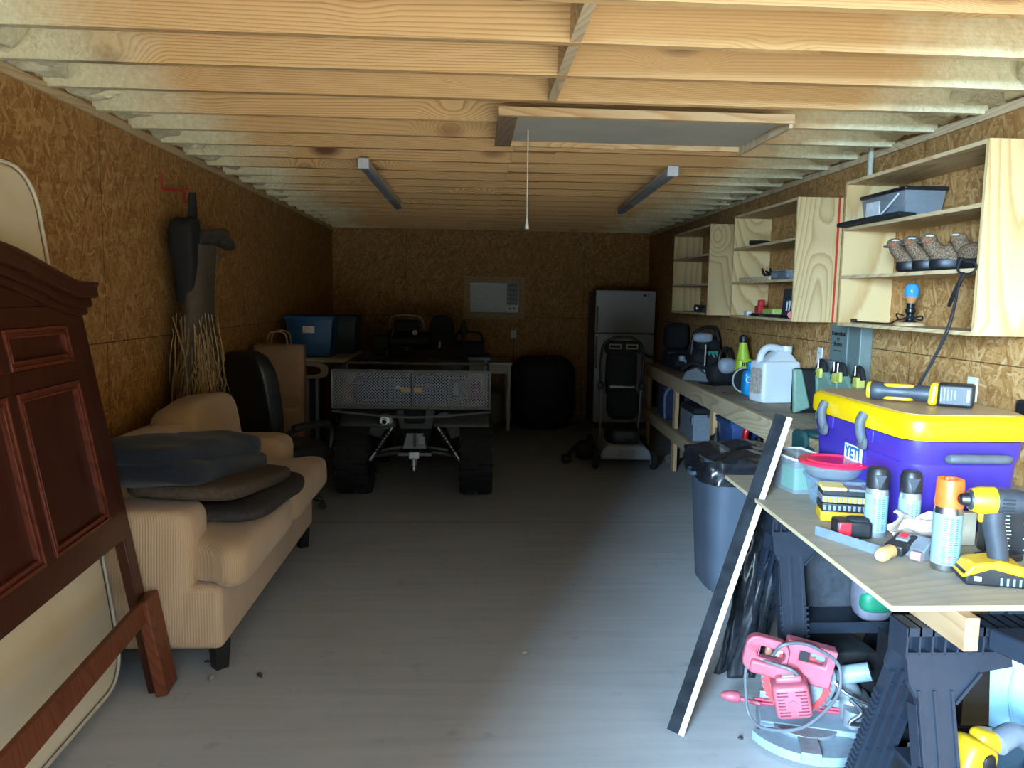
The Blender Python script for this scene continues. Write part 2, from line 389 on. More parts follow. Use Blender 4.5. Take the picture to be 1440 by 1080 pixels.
def cream():
    s = N('cream_mattress_cloth'); v = s.co()
    f = s.noise(s.new('ShaderNodeMapping', {'Vector': v, 'Scale': (.5, 1, 1.2)}).outputs[0], 1.7, 3)
    c = s.ramp(f, [(.42, (.93, .84, .66)), (.58, (.88, .73, .48)), (.72, (.62, .43, .18))])
    sc_ = s.new('ShaderNodeMapRange', {'Value': s.noise(v, 9, 5, .7), 'From Min': .66, 'From Max': .74, 'To Min': 0., 'To Max': .5}).outputs[0]
    c = s.mix(sc_, c, (.42, .33, .22)); s.bump(s.noise(v, 3, 3), .25, .02); return s.fin(c, .55, 0, .4)
M_CREAM = cream()
def basis(o, x, z):
    x = Vector(x).normalized(); z = Vector(z); z = (z - x*z.dot(x)).normalized(); y = z.cross(x)
    m = Matrix((x, y, z)).transposed().to_euler(); return m
# mattress standing behind the headboard
mt = thing('mattress', 'cream fabric mattress standing on its end against the left wall behind the headboard', 'mattress', (-1.5, 3.21, 0), rot=basis(0, (.03, -1, 0), (-.13, 0, 1)))
def rrect(x0, z0, x1, z1, r, n=6):
    out = []
    for cx, cz, a0 in ((x1-r, z1-r, 0), (x0+r, z1-r, 90), (x0+r, z0+r, 180), (x1-r, z0+r, 270)):
        for k in range(n+1):
            a = R(a0+90*k/n); out.append((cx+r*math.cos(a), cz+r*math.sin(a)))
    return out
G().prism(rrect(-.07, .03, 1.42, 2.2, .16), -.115, 0, 'Y').ob('mattress_body', M_CREAM, mt, bevel=.025, seg=3)
pts = [(x, .004, z) for x, z in rrect(-.066, .034, 1.416, 2.196, .16)]
G().tube(pts, .007, 6, closed=True).tube([(p[0], -.118, p[2]) for p in pts], .007, 6, closed=True).ob('piping', plain('cream_piping', (.78, .70, .56), .6), mt)

# headboard
hb = thing('headboard', 'dark cherry panelled wooden headboard leaning in front of the cream mattress', 'headboard', (-1.32, 3.185, .002), rot=basis(0, (.07, -1, 0), (-.17, 0, 1)))
CH = M_CHERRY
for n_, x0 in (('post', -.085), ('post', 1.50)):
    G().b2((x0, -.045, .0), (x0+.085, .0, 1.63)).ob(n_, CH, hb, bevel=.006)
G().b2((-.10, .0, 0), (.045, .05, .42)).ob('leg_block', M_CHERRY_R, hb, bevel=.008)
G().b2((1.46, .0, 0), (1.60, .05, .42)).ob('leg_block', M_CHERRY_R, hb, bevel=.008)
G().b2((-.02, .004, .33), (1.5, .03, .42)).ob('stretcher', M_CHERRY_R, hb, bevel=.004)
G().b2((0, -.045, .69), (1.5, -.012, 1.64)).ob('backing_panel', CH, hb)
g = G(); g.b2((0, -.012, .69), (1.5, .004, .80)).b2((0, -.012, 1.37), (1.5, .004, 1.445)).b2((0, -.012, 1.585), (1.5, .004, 1.66))
for x0, x1 in ((0, .10), (.565, .635), (1.0, 1.07), (1.43, 1.5)): g.b2((x0, -.0125, .80), (x1, .0035, 1.60))
g.ob('rails_and_stiles', CH, hb, bevel=.003)
for x0, x1 in ((.10, .565), (.635, 1.0), (1.07, 1.43)):
    for z0, z1 in ((.80, 1.37), (1.445, 1.585)):
        g = G()
        def sq(d): return [(x0+d, z0+d), (x1-d, z0+d), (x1-d, z1-d), (x0+d, z1-d)]
        g.ring(sq(0), sq(.012), -.014, .011, 'Y').ring(sq(.012), sq(.024), -.014, .002, 'Y').ring(sq(.024), sq(.032), -.014, .007, 'Y')
        m_ = g.ob('panel_moulding', wood('worn_moulding', (.20, .05, .025), (.08, .014, .007), 'Z', 2, 0, rough=.35), hb, bevel=.002)
# cornice with a low arch: three stepped mouldings following the arch
def arch(x): 
    t = min(max((x-.02)/1.38, 0), 1)
    return .13*math.sin(PI*t)**1.3
for dz0, dz1, d0, d1 in ((1.62, 1.655, -.05, .016), (1.65, 1.69, -.055, .034), (1.685, 1.735, -.06, .058), (1.73, 1.75, -.065, .066)):
    g = G(); xs = [-.105 - (d1-.016)*.8 + i*(1.63+(d1-.016)*1.6)/28 for i in range(29)]
    vs = []
    for x in xs: vs += [(x, d0, dz0+arch(x)), (x, d1, dz0+arch(x)), (x, d1, dz1+arch(x)), (x, d0, dz1+arch(x))]
    fs = [(0, 1, 2, 3), tuple(range(len(vs)-1, len(vs)-5, -1))]
    for i in range(28):
        for k in range(4): fs.append((i*4+k, i*4+(k+1) % 4, (i+1)*4+(k+1) % 4, (i+1)*4+k))
    g.add(vs, fs).ob('cornice', CH, hb, bevel=.006)
g = G(); vs = []
for i in range(29):
    x = i*1.5/28; vs += [(x, -.045, 1.60), (x, .0, 1.60), (x, .0, 1.64+arch(x)), (x, -.045, 1.64+arch(x))]
fs = [(0, 1, 2, 3)] + [(i*4+k, i*4+(k+1) % 4, (i+1)*4+(k+1) % 4, (i+1)*4+k) for i in range(28) for k in range(4)]
g.add(vs, fs).ob('arched_frieze', CH, hb)

# sofa
def corduroy():
    s = N('tan_corduroy'); v = s.co(); sp = s.new('ShaderNodeSeparateXYZ', {0: v}).outputs
    ph = s.math('SINE', s.math('MULTIPLY', s.math('ADD', sp[0], sp[1]), 520.0))
    n = s.noise(v, 2.5, 3)
    c = s.ramp(n, [(.3, (.60, .40, .235)), (.7, (.74, .52, .33))])
    c = s.mix(s.math('MULTIPLY', s.math('ADD', ph, 1.0), .13), c, (.36, .20, .11))
    s.bump(s.math('ADD', s.math('MULTIPLY', ph, .25), s.math('MULTIPLY', s.noise(v, 6, 2), 2.0)), .5, .004)
    s.set(s.b, 'Sheen Weight', .3); return s.fin(c, .9, 0, .1)
CORD = corduroy()
sf = thing('sofa', 'tan corduroy two-seat sofa along the left wall', 'sofa', (-1.47, 4.35, 0))
at(sf).b2((-1.86, 3.31, .13), (-1.09, 5.24, .42)).ob('base', CORD, sf, bevel=.03, seg=3)
at(sf).sup((-1.74, 4.28, .57), (.26, 1.88, .78), .35, .3, 32).ob('backrest', CORD, sf)
def armf(p):   # roll the top of the arm outwards
    return (p.x*(1+.05*max(0, p.z/.25)), p.y*(1+.22*max(0, p.z/.3)**2), p.z)
for y in (3.42, 5.13):
    g = at(sf); g.sup((-1.525, y, .455), (.62, .25, .63), .28, .38, 40, fn=armf)
    g.ob('armrest', CORD, sf)
def bk(y0, y1, zt, seed):
    g = at(sf); g.sup((-1.60, (y0+y1)/2, (.56+zt)/2), (.30, y1-y0, zt-.50), .45, .42, 40, r=(0, -.16, 0), amp=.012, fr=5, seed=seed); g.ob('back_cushion', CORD, sf)
bk(3.50, 4.24, .98, 1); bk(4.16, 5.02, 1.06, 2)
for y0, y1, sg in ((3.27, 4.28, 1), (4.27, 5.30, -1)):
    def f(p, sg=sg, L=(y1-y0)/2):                      # the T shaped wing in front of the arm
        y = p.y
         
        _q = min(1, max(0, (p.x-.13)/.15)); k = .76+.24*_q*_q*(3-2*_q)
        
        if sg < 0 and p.y > 0: y = p.y*k
        if sg > 0 and p.y < 0: y = p.y*k
        return (p.x, y, p.z + .018*math.cos(p.x*4)*math.cos(p.y*3))
    g = at(sf); g.sup((-1.335, (y0+y1)/2, .505), (.72, y1-y0, .235), .42, .25, 56, fn=f, amp=.008, fr=6, seed=sg); g.ob('seat_cushion', CORD, sf)
for y in (3.42, 5.13):
    for x in (-1.14, -1.80): 
        at(sf).tube([(x, y, .135), (x, y, .0)], [.052, .040], 4).ob('foot', BLK, sf, smooth=False)
NAVY = plain('navy_fleece', (.007, .010, .019), .95, var=.35, bump=.4, scale=90, sheen=.15)
g = G().sup((-1.38, 3.80, .935), (.44, 1.06, .16), .55, .5, 56, r=(-.14, .05, -.13), amp=.03, fr=4.5, seed=3)
g.sup((-1.37, 3.81, .855), (.48, 1.08, .15), .55, .5, 56, r=(-.14, .05, -.10), amp=.02, fr=5, seed=5)
tag(g.ob('blanket', NAVY, ang=70), 'folded navy blanket on top of the cushions on the sofa', 'blanket')
tag(G().sup((-1.28, 3.88, .765), (.52, 1.06, .11), .6, .45, 40, r=(-.12, .04, -.08), amp=.010, fr=5, seed=8).ob('throw_cushion', plain('brown_suede', (.085, .058, .042), .9, bump=.3, scale=50, var=.25), ang=70), 'flat dark brown cushion directly under the navy blanket on the sofa', 'cushion')
tag(G().sup((-1.19, 3.98, .665), (.50, .92, .10), .6, .45, 40, r=(-.03, .02, -.05), amp=.012, fr=5, seed=9).ob('throw_cushion', plain('charcoal_suede', (.040, .034, .034), .9, bump=.3, scale=50, var=.25), ang=70), 'charcoal grey cushion lowest in the pile on the sofa seat', 'cushion')

# office chair beyond the sofa
LEA = plain('black_leather', (.018, .019, .022), .38, var=.3, bump=.25, scale=25)
oc = thing('office_chair', 'black leather executive office chair standing behind the far end of the sofa', 'chair', (-1.47, 5.98, 0), rz=R(143))
G().sup((0, .27, .92), (.52, .16, .74), .5, .4, 36, r=(-.20, 0, 0), amp=.015, fr=5).sup((0, .30, 1.16), (.44, .15, .22), .6, .6, 30, r=(-.2, 0, 0)).sup((0, .23, .74), (.42, .12, .26), .6, .6, 30, r=(-.15, 0, 0)).ob('backrest', LEA, oc)
G().sup((0, -.03, .49), (.54, .52, .15), .5, .4, 36, amp=.01, fr=5).ob('seat', LEA, oc)
for sx in (-1, 1):
    G().tube([(sx*.29, .20, .50), (sx*.31, .22, .66), (sx*.31, .05, .71), (sx*.31, -.20, .69), (sx*.29, -.22, .52)], .022, 8, smooth=5).sup((sx*.31, -.02, .72), (.075, .36, .05), .5, .5, 16).ob('armrest', BLK, oc)
G().cyl((0, 0, .12), (0, 0, .42), .028).cyl((0, 0, .38), (0, 0, .42), .09).ob('gas_lift', DSTEEL, oc)
for k in range(5):
    a = 2*PI*k/5+.3; c, s_ = math.cos(a), math.sin(a)
    b = G().tube([(0, 0, .13), (c*.15, s_*.15, .12), (c*.30, s_*.30, .075)], [.03, .024, .016], 8).ob('base_leg', BLK, oc)
    G().cyl((c*.30-s_*.02, s_*.30+c*.02, .027), (c*.30+s_*.02, s_*.30-c*.02, .027), .027, n=14).cyl((c*.3, s_*.3, .03), (c*.3, s_*.3, .08), .008).ob('caster', BLK, b)

# wooden dining chair and shopping bag
dc = thing('dining_chair', 'dark wooden dining chair behind the office chair with a brown paper bag on it', 'chair', (-1.64, 6.66, 0), rz=R(4))
DW = M_DARKW
G().b2((-.22, -.22, .43), (.22, .22, .47)).ob('seat', DW, dc, bevel=.01)
for sx in (-1, 1):
    G().bar((sx*.19, -.19, 0), (sx*.19, -.19, .43), .035, .035).ob('leg', DW, dc)
    G().bar((sx*.19, .20, 0), (sx*.19, .20, .95), .035, .035, up=(0, 1, 0)).ob('leg', DW, dc)
G().b2((-.19, .19, .82), (.19, .21, .93)).b2((-.19, .19, .62), (.19, .21, .68)).ob('backrest', DW, dc, bevel=.005)
G().b2((-.18, -.2, .2), (.18, -.18, .23)).b2((-.2, -.18, .25), (-.18, .18, .28)).b2((.18, -.18, .25), (.2, .18, .28)).ob('stretcher', DW, dc)
KRAFT = plain('kraft_paper', (.36, .22, .13), .85, var=.1, bump=.3, scale=8)
def paper_bag(name, label, loc, w_, d_, h_, rz, mat, cat='bag', handles=True):
    t = thing(name, label, cat, loc, rz=rz)
    def f(u, v):
        a = 2*PI*u; e = .18
        x = math.copysign(abs(math.cos(a))**e, math.cos(a))*w_/2; y = math.copysign(abs(math.sin(a))**e, math.sin(a))*d_/2
        z = v*h_; k = 1+.10*v*math.sin(3*a+1)*.35
        p = Vector((x*k, y*k*(1-.15*v), z)); p += noise.noise_vector(p*6)*.018*v
        return p
    G().grid(f, 48, 10).add([(-w_/2, -d_/2, .001), (w_/2, -d_/2, .001), (w_/2, d_/2, .001), (-w_/2, d_/2, .001)], [(0, 1, 2, 3)]).ob('bag_body', mat, t, solid=.002)
    if handles:
        for sy in (-1, 1):
            G().tube([(-w_*.2, sy*d_*.40, h_*.93), (-w_*.15, sy*d_*.42, h_*1.12), (w_*.15, sy*d_*.42, h_*1.12), (w_*.2, sy*d_*.40, h_*.93)], .006, 6, smooth=6).ob('handle', mat, t)
    return t
paper_bag('paper_bag', 'large brown paper shopping bag on the dining chair by the left wall', (-1.645, 6.64, .472), .42, .24, .80, R(4), KRAFT)

# tan folding table with blue tote and dark fridge
TAN = plain('tan_resin', (.46, .38, .28), .5, var=.06)
ft = thing('folding_table', 'tan plastic table with oval cutout end beside the four-wheeler', 'table', (-1.54, 7.88, 0))
g = at(ft); g.b2((-1.88, 7.30, 1.06), (-1.20, 8.45, 1.10)); g.ob('tabletop', TAN, ft, bevel=.015)
def oval(cx, cz, rx, rz, n=24): return [(cx+rx*math.copysign(abs(math.cos(2*PI*k/n+PI/4))**.6, math.cos(2*PI*k/n+PI/4)), cz+rz*math.copysign(abs(math.sin(2*PI*k/n+PI/4))**.6, math.sin(2*PI*k/n+PI/4))) for k in range(n)]
at(ft).ring(oval(-1.62, .985, .26, .078), oval(-1.62, .985, .19, .045), 7.31, 7.34, 'Y').ob('end_panel', TAN, ft)
for x in (-1.86, -1.24):
    for y in (7.36, 8.38): at(ft).cyl((x, y, 0), (x, y, 1.06), .018, n=10).ob('leg', DSTEEL, ft)
def tote(name, label, cat, loc, w_, d_, h_, rz, mat, lidm, group=None, lab=None, lid=True, taper=.86):
    t = thing(name, label, cat, loc, rz=rz, group=group); e = .1
    g = G(); a, b = w_/2*taper, d_/2*taper; A, B = w_/2, d_/2
    vs = [(-a, -b, 0), (a, -b, 0), (a, b, 0), (-a, b, 0), (-A, -B, h_), (A, -B, h_), (A, B, h_), (-A, B, h_)]
    g.add(vs, [(3, 2, 1, 0), (0, 1, 5, 4), (1, 2, 6, 5), (2, 3, 7, 6), (3, 0, 4, 7)])
    g.ob('bin', mat, t, bevel=.012, solid=.004)
    G().ring([(-A-.015, -B-.015), (A+.015, -B-.015), (A+.015, B+.015), (-A-.015, B+.015)], [(-A, -B), (A, -B), (A, B), (-A, B)], h_-.03, h_, 'Z').ob('rim', mat, t, bevel=.004)
    if lid: G().b2((-A-.02, -B-.02, h_), (A+.02, B+.02, h_+.02)).b2((-A*.85, -B*.8, h_+.02), (A*.85, B*.8, h_+.028)).ob('lid', lidm, t, bevel=.007)
    if lab: G().b2((lab[0], -B*.97-.012, lab[1]), (lab[0]+.11, -B*.95-.004, lab[1]+.065)).ob('label', plain('paper_label', (.75, .74, .70), .7), t)
    return t
BLUE = plain('blue_tote_plastic', (.009, .08, .23), .45, var=.1)
DGRN = plain('dark_green_plastic', (.004, .010, .009), .6, var=.2)
tote('storage_tote', 'blue plastic storage tote with white label on the tan table', 'storage bin', (-1.57, 7.68, 1.101), .44, .40, .39, 0, BLUE, BLUE, lab=(-.06, .23), lid=False)
tote('storage_tote', 'dark green storage tote beside the blue one on the tan table', 'storage bin', (-1.34, 8.18, 1.101), .26, .36, .36, 0, DGRN, DGRN)
mf = thing('mini_fridge', 'black compact refrigerator with silver door edge under the tan table', 'refrigerator', (-1.66, 7.55, 0))
at(mf).b2((-1.80, 7.46, .02), (-1.50, 7.9, .88)).ob('cabinet', BLK, mf, bevel=.008)
at(mf).b2((-1.80, 7.40, .05), (-1.50, 7.455, .88)).ob('door', BLK, mf, bevel=.006)
at(mf).b2((-1.497, 7.385, .05), (-1.47, 7.45, .93)).ob('edge_trim', plain('brushed_silver', (.38, .40, .43), .4, .6), mf)
# hook and waders on the left wall
hk = thing('wall_hook', 'red metal hanger hook on the left wall', 'hook', (-1.895, 4.98, 2.33))
RED = plain('red_paint', (.42, .025, .02), .4)
G().tube([(-.02, -.05, .09), (-.02, -.05, .0), (.08, -.05, -.01), (.10, -.0, -.01), (.10, .03, .02)], .008, 8, smooth=4).tube([(.10, 0, -.01), (.08, .03, -.07), (.11, .05, -.05)], .007, 8, smooth=4).ob('hook_bar', RED, hk)
WAD = plain('brown_neoprene', (.095, .072, .052), .8, var=.15, bump=.2, scale=20)
wd = thing('waders', 'pair of dark chest waders hanging from the red hook on the left wall', 'waders', (-1.74, 5.00, 1.0))
g = G()
def wf(u, v):
    a = 2*PI*u; z = 1.0*v; ww = .27 - .07*v; dd = .085
    p = Vector((math.cos(a)*dd, math.sin(a)*ww*(1+.1*math.sin(3*v+2)), z)); p += noise.noise_vector(p*4+Vector((2, 1, 0)))*.03
    p.x = max(p.x, -.14); return p
G().grid(wf, 36, 22).ob('torso', WAD, wd)
for sy, dx in ((-1, .0), (1, .02)):
    G().tube([(dx, sy*.10, .12), (dx, sy*.11, -.15), (dx+.02, sy*.12, -.45)], [.095, .085, .07], 14).sup((dx+.06, sy*.12, -.50), (.28, .11, .12), .6, .6, 20).ob('trouser_leg', BLKM, wd)
G().sup((-.02, -.13, .88), (.15, .20, .52), .45, .5, 28, r=(.12, 0, 0), amp=.03, fr=6).ob('bib', BLKM, wd)
G().sup((.03, .18, 1.06), (.12, .62, .11), .6, .6, 28, r=(.12, 0, 0), amp=.02, fr=7).sup((.05, .38, 1.04), (.10, .30, .085), .6, .6, 24, r=(-.1, 0, 0), amp=.01, fr=8).ob('boot_foot', plain('grey_rubber', (.055, .052, .050), .5, var=.3, bump=.3, scale=15), wd)
for sy in (-.10, .0): G().tube([(-.03, sy, 1.02), (0, sy*.6-.03, 1.15), (.02, -.10+sy*.2, 1.30)], .02, 8, smooth=4).ob('strap', BLKM, wd)
G().cyl((.085, .12, .93), (.10, .12, .93), .022, n=14).ob('buckle', STEEL, wd)
# dry grass blind material below the waders
gr = G(); rg = random.Random(5)
for k in range(230):
    y = rg.uniform(4.72, 5.06); z = rg.uniform(1.15, 1.58) if rg.random() < .7 else rg.uniform(1.0, 1.3)
    L = rg.uniform(.25, .6); x = -1.72+rg.uniform(-.10, .10); b = rg.gauss(0, .14)
    gr.tube([(x, y+rg.uniform(-.06, .06), z), (x+rg.uniform(-.02, .05), y+b*.2, z-L*.5), (x+rg.uniform(-.03, .03), y+b, z-L)], [.0028, .0028, .001], 3)
go = gr.ob('dry_grass_bundle', plain('straw', (.42, .27, .12), .8, var=.4)); tag(go, 'dry straw grass bundle hanging under the waders on the left wall', 'dry grass')
go['kind'] = 'stuff'

# ------------------------------------------------------------------ four-wheeler seen from behind
BODY = plain('atv_grey_plastic', (.075, .078, .078), .5, var=.15)
GUN = plain('gunmetal', (.16, .165, .17), .45, .7)
av = thing('four_wheeler', 'black and grey four-wheeler parked facing the back wall with a mesh rear basket', 'quad bike', (-.48, 7.2, 0))
def tyre(x, y, r, wd_, name='wheel'):
    t = G(); prof = [(.62*r, -wd_*.42), (.80*r, -wd_*.5), (.95*r, -wd_*.46), (1.0*r-.012, -wd_*.34), (1.0*r-.012, wd_*.34), (.95*r, wd_*.46), (.80*r, wd_*.5), (.62*r, wd_*.42)]
    t = at(av); t.lathe(prof + [prof[0]], (x, y, r), 32, 'X')
    for k in range(22):
        a = 2*PI*k/22
        for sx, off in ((-1, 0), (1, PI/22)):
            aa = a+off; c = Vector((x+sx*wd_*.24, y+math.cos(aa)*(r-.006), r+math.sin(aa)*(r-.006)))
            t.box(c, (wd_*.36, .042, .026), (aa+PI/2, 0, 0))
            c2 = Vector((x+sx*wd_*.46, y+math.cos(aa)*(r-.03), r+math.sin(aa)*(r-.03))); t.box(c2, (.03, .03, .06), (aa+PI/2, 0, 0))
    o = t.ob(name, RUB, av)
    at(av).lathe([(.02, -wd_*.15), (.60*r, -wd_*.12), (.64*r, -wd_*.40), (.66*r, -wd_*.42), (.66*r, wd_*.42), (.62*r, wd_*.40), (.60*r, wd_*.05), (.02, wd_*.02)], (x, y, r), 24, 'X').ob('rim', DSTEEL, o)
for x in (-1.0, .035): tyre(x, 6.62, .345, .27)
for x in (-.96, .0): tyre(x, 7.90, .325, .22)
at(av).b2((-.62, 6.6, .36), (-.36, 8.1, .62)).b2((-.58, 6.5, .62), (-.40, 8.0, .80)).ob('chassis', BLKM, av, bevel=.02)
# rear fenders
for sx in (-1, 1):
    def ff(u, v, sx=sx):
        a = R(105)*u + R(35); x = -.48 + sx*(.16+.46*v)
        return Vector((x, 6.72 + math.cos(a)*(.44), .37 + math.sin(a)*(.385)))
    at(av).grid(ff, 20, 6).ob('fender', BODY, av, solid=.012)
# plastic tail panels under the basket
at(av).prism([(-1.06, .80), (.10, .80), (.10, .70), (.02, .55), (-.18, .46), (-.30, .72), (-.66, .72), (-.78, .46), (-1.0, .55), (-1.06, .70)], 6.62, 6.66, 'Y').ob('tail_panel', BODY, av, bevel=.008)
at(av).prism([(-.66, .74), (-.30, .74), (-.34, .56), (-.62, .56)], 6.55, 6.63, 'Y').ob('tail_cover', BLK, av, bevel=.01)
text('KAWASAKI', .026, WPL, av, (-.48-av.location.x, 6.545-7.2, .655), (PI/2, 0, 0))
hb_ = at(av); hb_.prism([(-.55, .56), (-.41, .56), (-.375, .42), (-.585, .42)], 6.40, 6.50, 'Y'); hbo = hb_.ob('hitch_bracket', GUN, av, bevel=.008)
at(av).b2((-.492, 6.39, .44), (-.468, 6.405, .56)).ob('bracket_slot', BLK, hbo)
at(av).box((-.42, 6.392, .50), (.05, .01, .06)).ob('warning_label', plain('grey_label', (.4, .4, .4), .6), hbo)
at(av).b2((-.52, 6.32, .36), (-.44, 6.6, .41)).cyl((-.48, 6.31, .30), (-.48, 6.31, .36), .035).lathe([(.0, .05), (.018, .045), (.025, .02), (.018, 0), (.01, -.02)], (-.48, 6.30, .25), 16).ob('tow_hitch', STEEL, av)
at(av).b2((-.62, 6.42, .36), (-.34, 6.5, .385)).ob('hitch_plate', GUN, av)
for sx in (-1, 1):
    a = Vector((-.48+sx*.19, 6.46, .60)); b = Vector((-.48+sx*.38, 6.44, .32))
    d = (b-a).normalized(); s0 = a.lerp(b, .12); s1 = a.lerp(b, .78); u_ = d.cross(Vector((0, 1, 0))).normalized(); v_ = d.cross(u_)
    sp_ = []
    for k in range(100):
        t_ = k/99; an = 2*PI*8*t_; sp_.append(s0.lerp(s1, t_) + (u_*math.cos(an)+v_*math.sin(an))*.030)
    sh = at(av).cyl(a, b, .014).cyl(a.lerp(b, .75), b, .022).ob('shock_absorber', STEEL, av)
    at(av).tube(sp_, .0075, 6).ob('spring', DSTEEL, sh)
    at(av).tube([(-.48+sx*.12, 6.6, .36), (-.48+sx*.40, 6.62, .31)], .018, 8).tube([(-.48+sx*.10, 6.5, .42), (-.48+sx*.26, 6.48, .40), (-.48+sx*.42, 6.6, .36)], .015, 8, smooth=4).tube([(-.48+sx*.12, 6.74, .36), (-.48+sx*.40, 6.70, .31)], .018, 8).ob('suspension_arm', GUN, av)
mu = at(av).cyl((-.73, 6.42, .655), (-.70, 6.85, .66), .062, n=24).ob('muffler', plain('exhaust_steel', (.30, .29, .27), .4, .8, var=.4), av)
at(av).lathe([(.064, 0), (.064, -.02), (.045, -.03), (.042, -.02), (.028, -.02), (.026, -.045), (.020, -.045), (.018, .0)], (-.73, 6.42, .655), 24, 'Y').ob('exhaust_tip', STEEL, mu)
at(av).cyl((-.24, 6.45, .665), (-.24, 6.8, .665), .065, n=24).ob('storage_tube', BODY, av)
# basket of expanded mesh
rk = at(av)
X0, X1, Yb0, Yb1, Z0, Z1 = -1.14, .14, 6.28, 7.0, .79, 1.09
for z in (Z0, Z1): rk.tube([(X0, Yb0, z), (X1, Yb0, z), (X1, Yb1, z), (X0, Yb1, z)], .0125, 8, closed=True)
for x in (X0, -.49, X1): rk.cyl((x, Yb0, Z0), (x, Yb0, Z1), .011, n=8)
for x in (X0, X1): rk.cyl((x, Yb1, Z0), (x, Yb1, Z1), .011, n=8)
rk.tube([(X0, Yb0-.005, Z0-.03), (-.5, Yb0-.03, Z0-.075), (X1, Yb0-.005, Z0-.03)], .010, 8, smooth=6)
rack = rk.ob('rack_frame', plain('rack_grey', (.17, .18, .19), .45, .4), av)
ms = at(av); cw, chh = .026, .0125
nx = int((X1-X0)/cw); nz = int((Z1-Z0)/chh)
vs = []; fs = []
def strand(p, q):
    p = Vector(p); q = Vector(q); d = (q-p); nrm = Vector((-d.z, 0, d.x)).normalized()*.0026; o = len(vs)
    vs.extend([p+nrm, p-nrm, q-nrm, q+nrm]); fs.append((o, o+1, o+2, o+3))
for i in range(nx):
    for j in range(nz):
        x = X0+cw*(i + (.5 if j % 2 else 0)); z = Z0+chh*j
        if x+cw > X1: continue
        strand((x, Yb0, z), (x+cw/2, Yb0, z+chh)); strand((x+cw/2, Yb0, z+chh), (x+cw, Yb0, z))
ms.add(vs, fs)
ms.ob('basket_mesh', plain('mesh_grey', (.34, .36, .40), .5, .2), rack, smooth=False, solid=.002)
for xx in (X0, X1):
    g = at(av); g.b2((xx-.002, Yb0, Z0), (xx+.002, Yb1, Z1)); g.ob('basket_side', BODY, rack)
at(av).b2((X0, Yb0, Z0-.005), (X1, Yb1, Z0+.005)).ob('basket_floor', DSTEEL, rack)
# seat and handlebars
at(av).sup((-.48, 7.30, .93), (.36, .95, .30), .5, .45, 30).ob('seat', LEA, av)
at(av).tube([(-.86, 7.72, 1.16), (-.66, 7.80, 1.18), (-.48, 7.84, 1.08), (-.30, 7.80, 1.18), (-.10, 7.72, 1.16)], .014, 8, smooth=5).cyl((-.48, 7.84, .8), (-.48, 7.84, 1.1), .03).ob('handlebar', BLK, av)
for sx in (-1, 1): at(av).cyl((-.48+sx*.26, 7.77, 1.17), (-.48+sx*.40, 7.71, 1.16), .022, n=12).ob('grip', RUB, av)
at(av).sup((-.48, 7.9, .98), (.9, .5, .34), .6, .5, 28).ob('front_body', BLK, av)
# blue cooler bag inside the basket
cb = thing('duffel_bag', 'blue soft bag with orange emblem lying inside the mesh basket', 'bag', (-.58, 6.52, .80))
G().sup((0, 0, .12), (.84, .36, .24), .4, .4, 36, amp=.01).ob('bag_body', plain('royal_blue_cloth', (.015, .035, .16), .8, var=.2), cb)
ORG = plain('orange_yellow', (.75, .36, .03), .6)
G().box((.08, -.187, .13), (.17, .012, .036)).box((.0, -.186, .142), (.10, .010, .02), (0, .25, 0)).ob('emblem', ORG, cb)
G().tube([(-.3, -.12, .20), (-.2, -.1, .26), (.2, -.1, .26), (.3, -.12, .20)], .01, 6, smooth=5).ob('handle', BLKM, cb)
tag(G().sup((-1.04, 6.45, .88), (.12, .2, .16), .5, .5, 20).ob('reflector_bundle', plain('dull_orange', (.30, .10, .04), .8)), 'dull orange cloth bundle in the left end of the mesh basket', 'cloth')
tag(G().sup((.03, 6.46, .90), (.10, .2, .18), .5, .5, 20).ob('red_rag', plain('dull_red', (.25, .03, .03), .8)), 'small red rag in the right end of the mesh basket', 'rag')

# table of dark gear beyond the four-wheeler
gt = thing('steel_worktable', 'low dark work table beyond the four-wheeler holding black gear', 'table', (-.45, 9.1, 0))
at(gt).b2((-1.35, 8.75, .98), (.20, 9.5, 1.02)).ob('tabletop', DSTEEL, gt, bevel=.005)
for x in (-1.3, .15):
    for y in (8.8, 9.45): at(gt).b2((x-.02, y-.02, 0), (x+.02, y+.02, .98)).ob('leg', DSTEEL, gt)
at(gt).b2((-1.3, 8.78, .30), (.15, 9.45, .32)).ob('lower_shelf', DSTEEL, gt)
ac = thing('air_compressor', 'black portable air compressor with round tank on the dark table', 'compressor', (-.72, 9.05, 1.021))
G().cyl((-.25, 0, .15), (.20, 0, .15), .12, n=24).sup((-.25, 0, .15), (.1, .24, .24), 1, 1, 20).sup((.20, 0, .15), (.1, .24, .24), 1, 1, 20).ob('tank', BLK, ac)
G().box((-.05, 0, .33), (.28, .2, .14)).ob('pump', BLKM, ac, bevel=.02)
for sx in (-1, 1): G().b2((sx*.16-.02, -.1, 0), (sx*.16+.02, .1, .05)).ob('foot', RUB, ac)
G().tube([(-.25, 0, .3), (-.22, 0, .44), (.1, 0, .44), (.14, 0, .3)], .012, 8, smooth=4).ob('handle', plain('pale_tube', (.3, .28, .22), .5), ac)
G().cyl((.05, -.11, .26), (.05, -.13, .26), .03, n=16).ob('gauge', WPL, ac)
cs = thing('folding_camp_seat', 'round-backed black padded seat on the dark table beyond the four-wheeler', 'seat', (-.36, 8.93, 1.021))
G().sup((0, 0, .24), (.30, .12, .46), .7, .6, 28, r=(-.1, 0, 0)).ob('backrest', BLKM, cs); G().b2((-.15, -.14, 0), (.15, .1, .05)).ob('seat', BLKM, cs, bevel=.01)
G().box((-.02, -.13, .12), (.022, .01, .09), (0, .1, 0)).ob('tag', plain('tag_yellow', (.55, .50, .30), .6), cs)
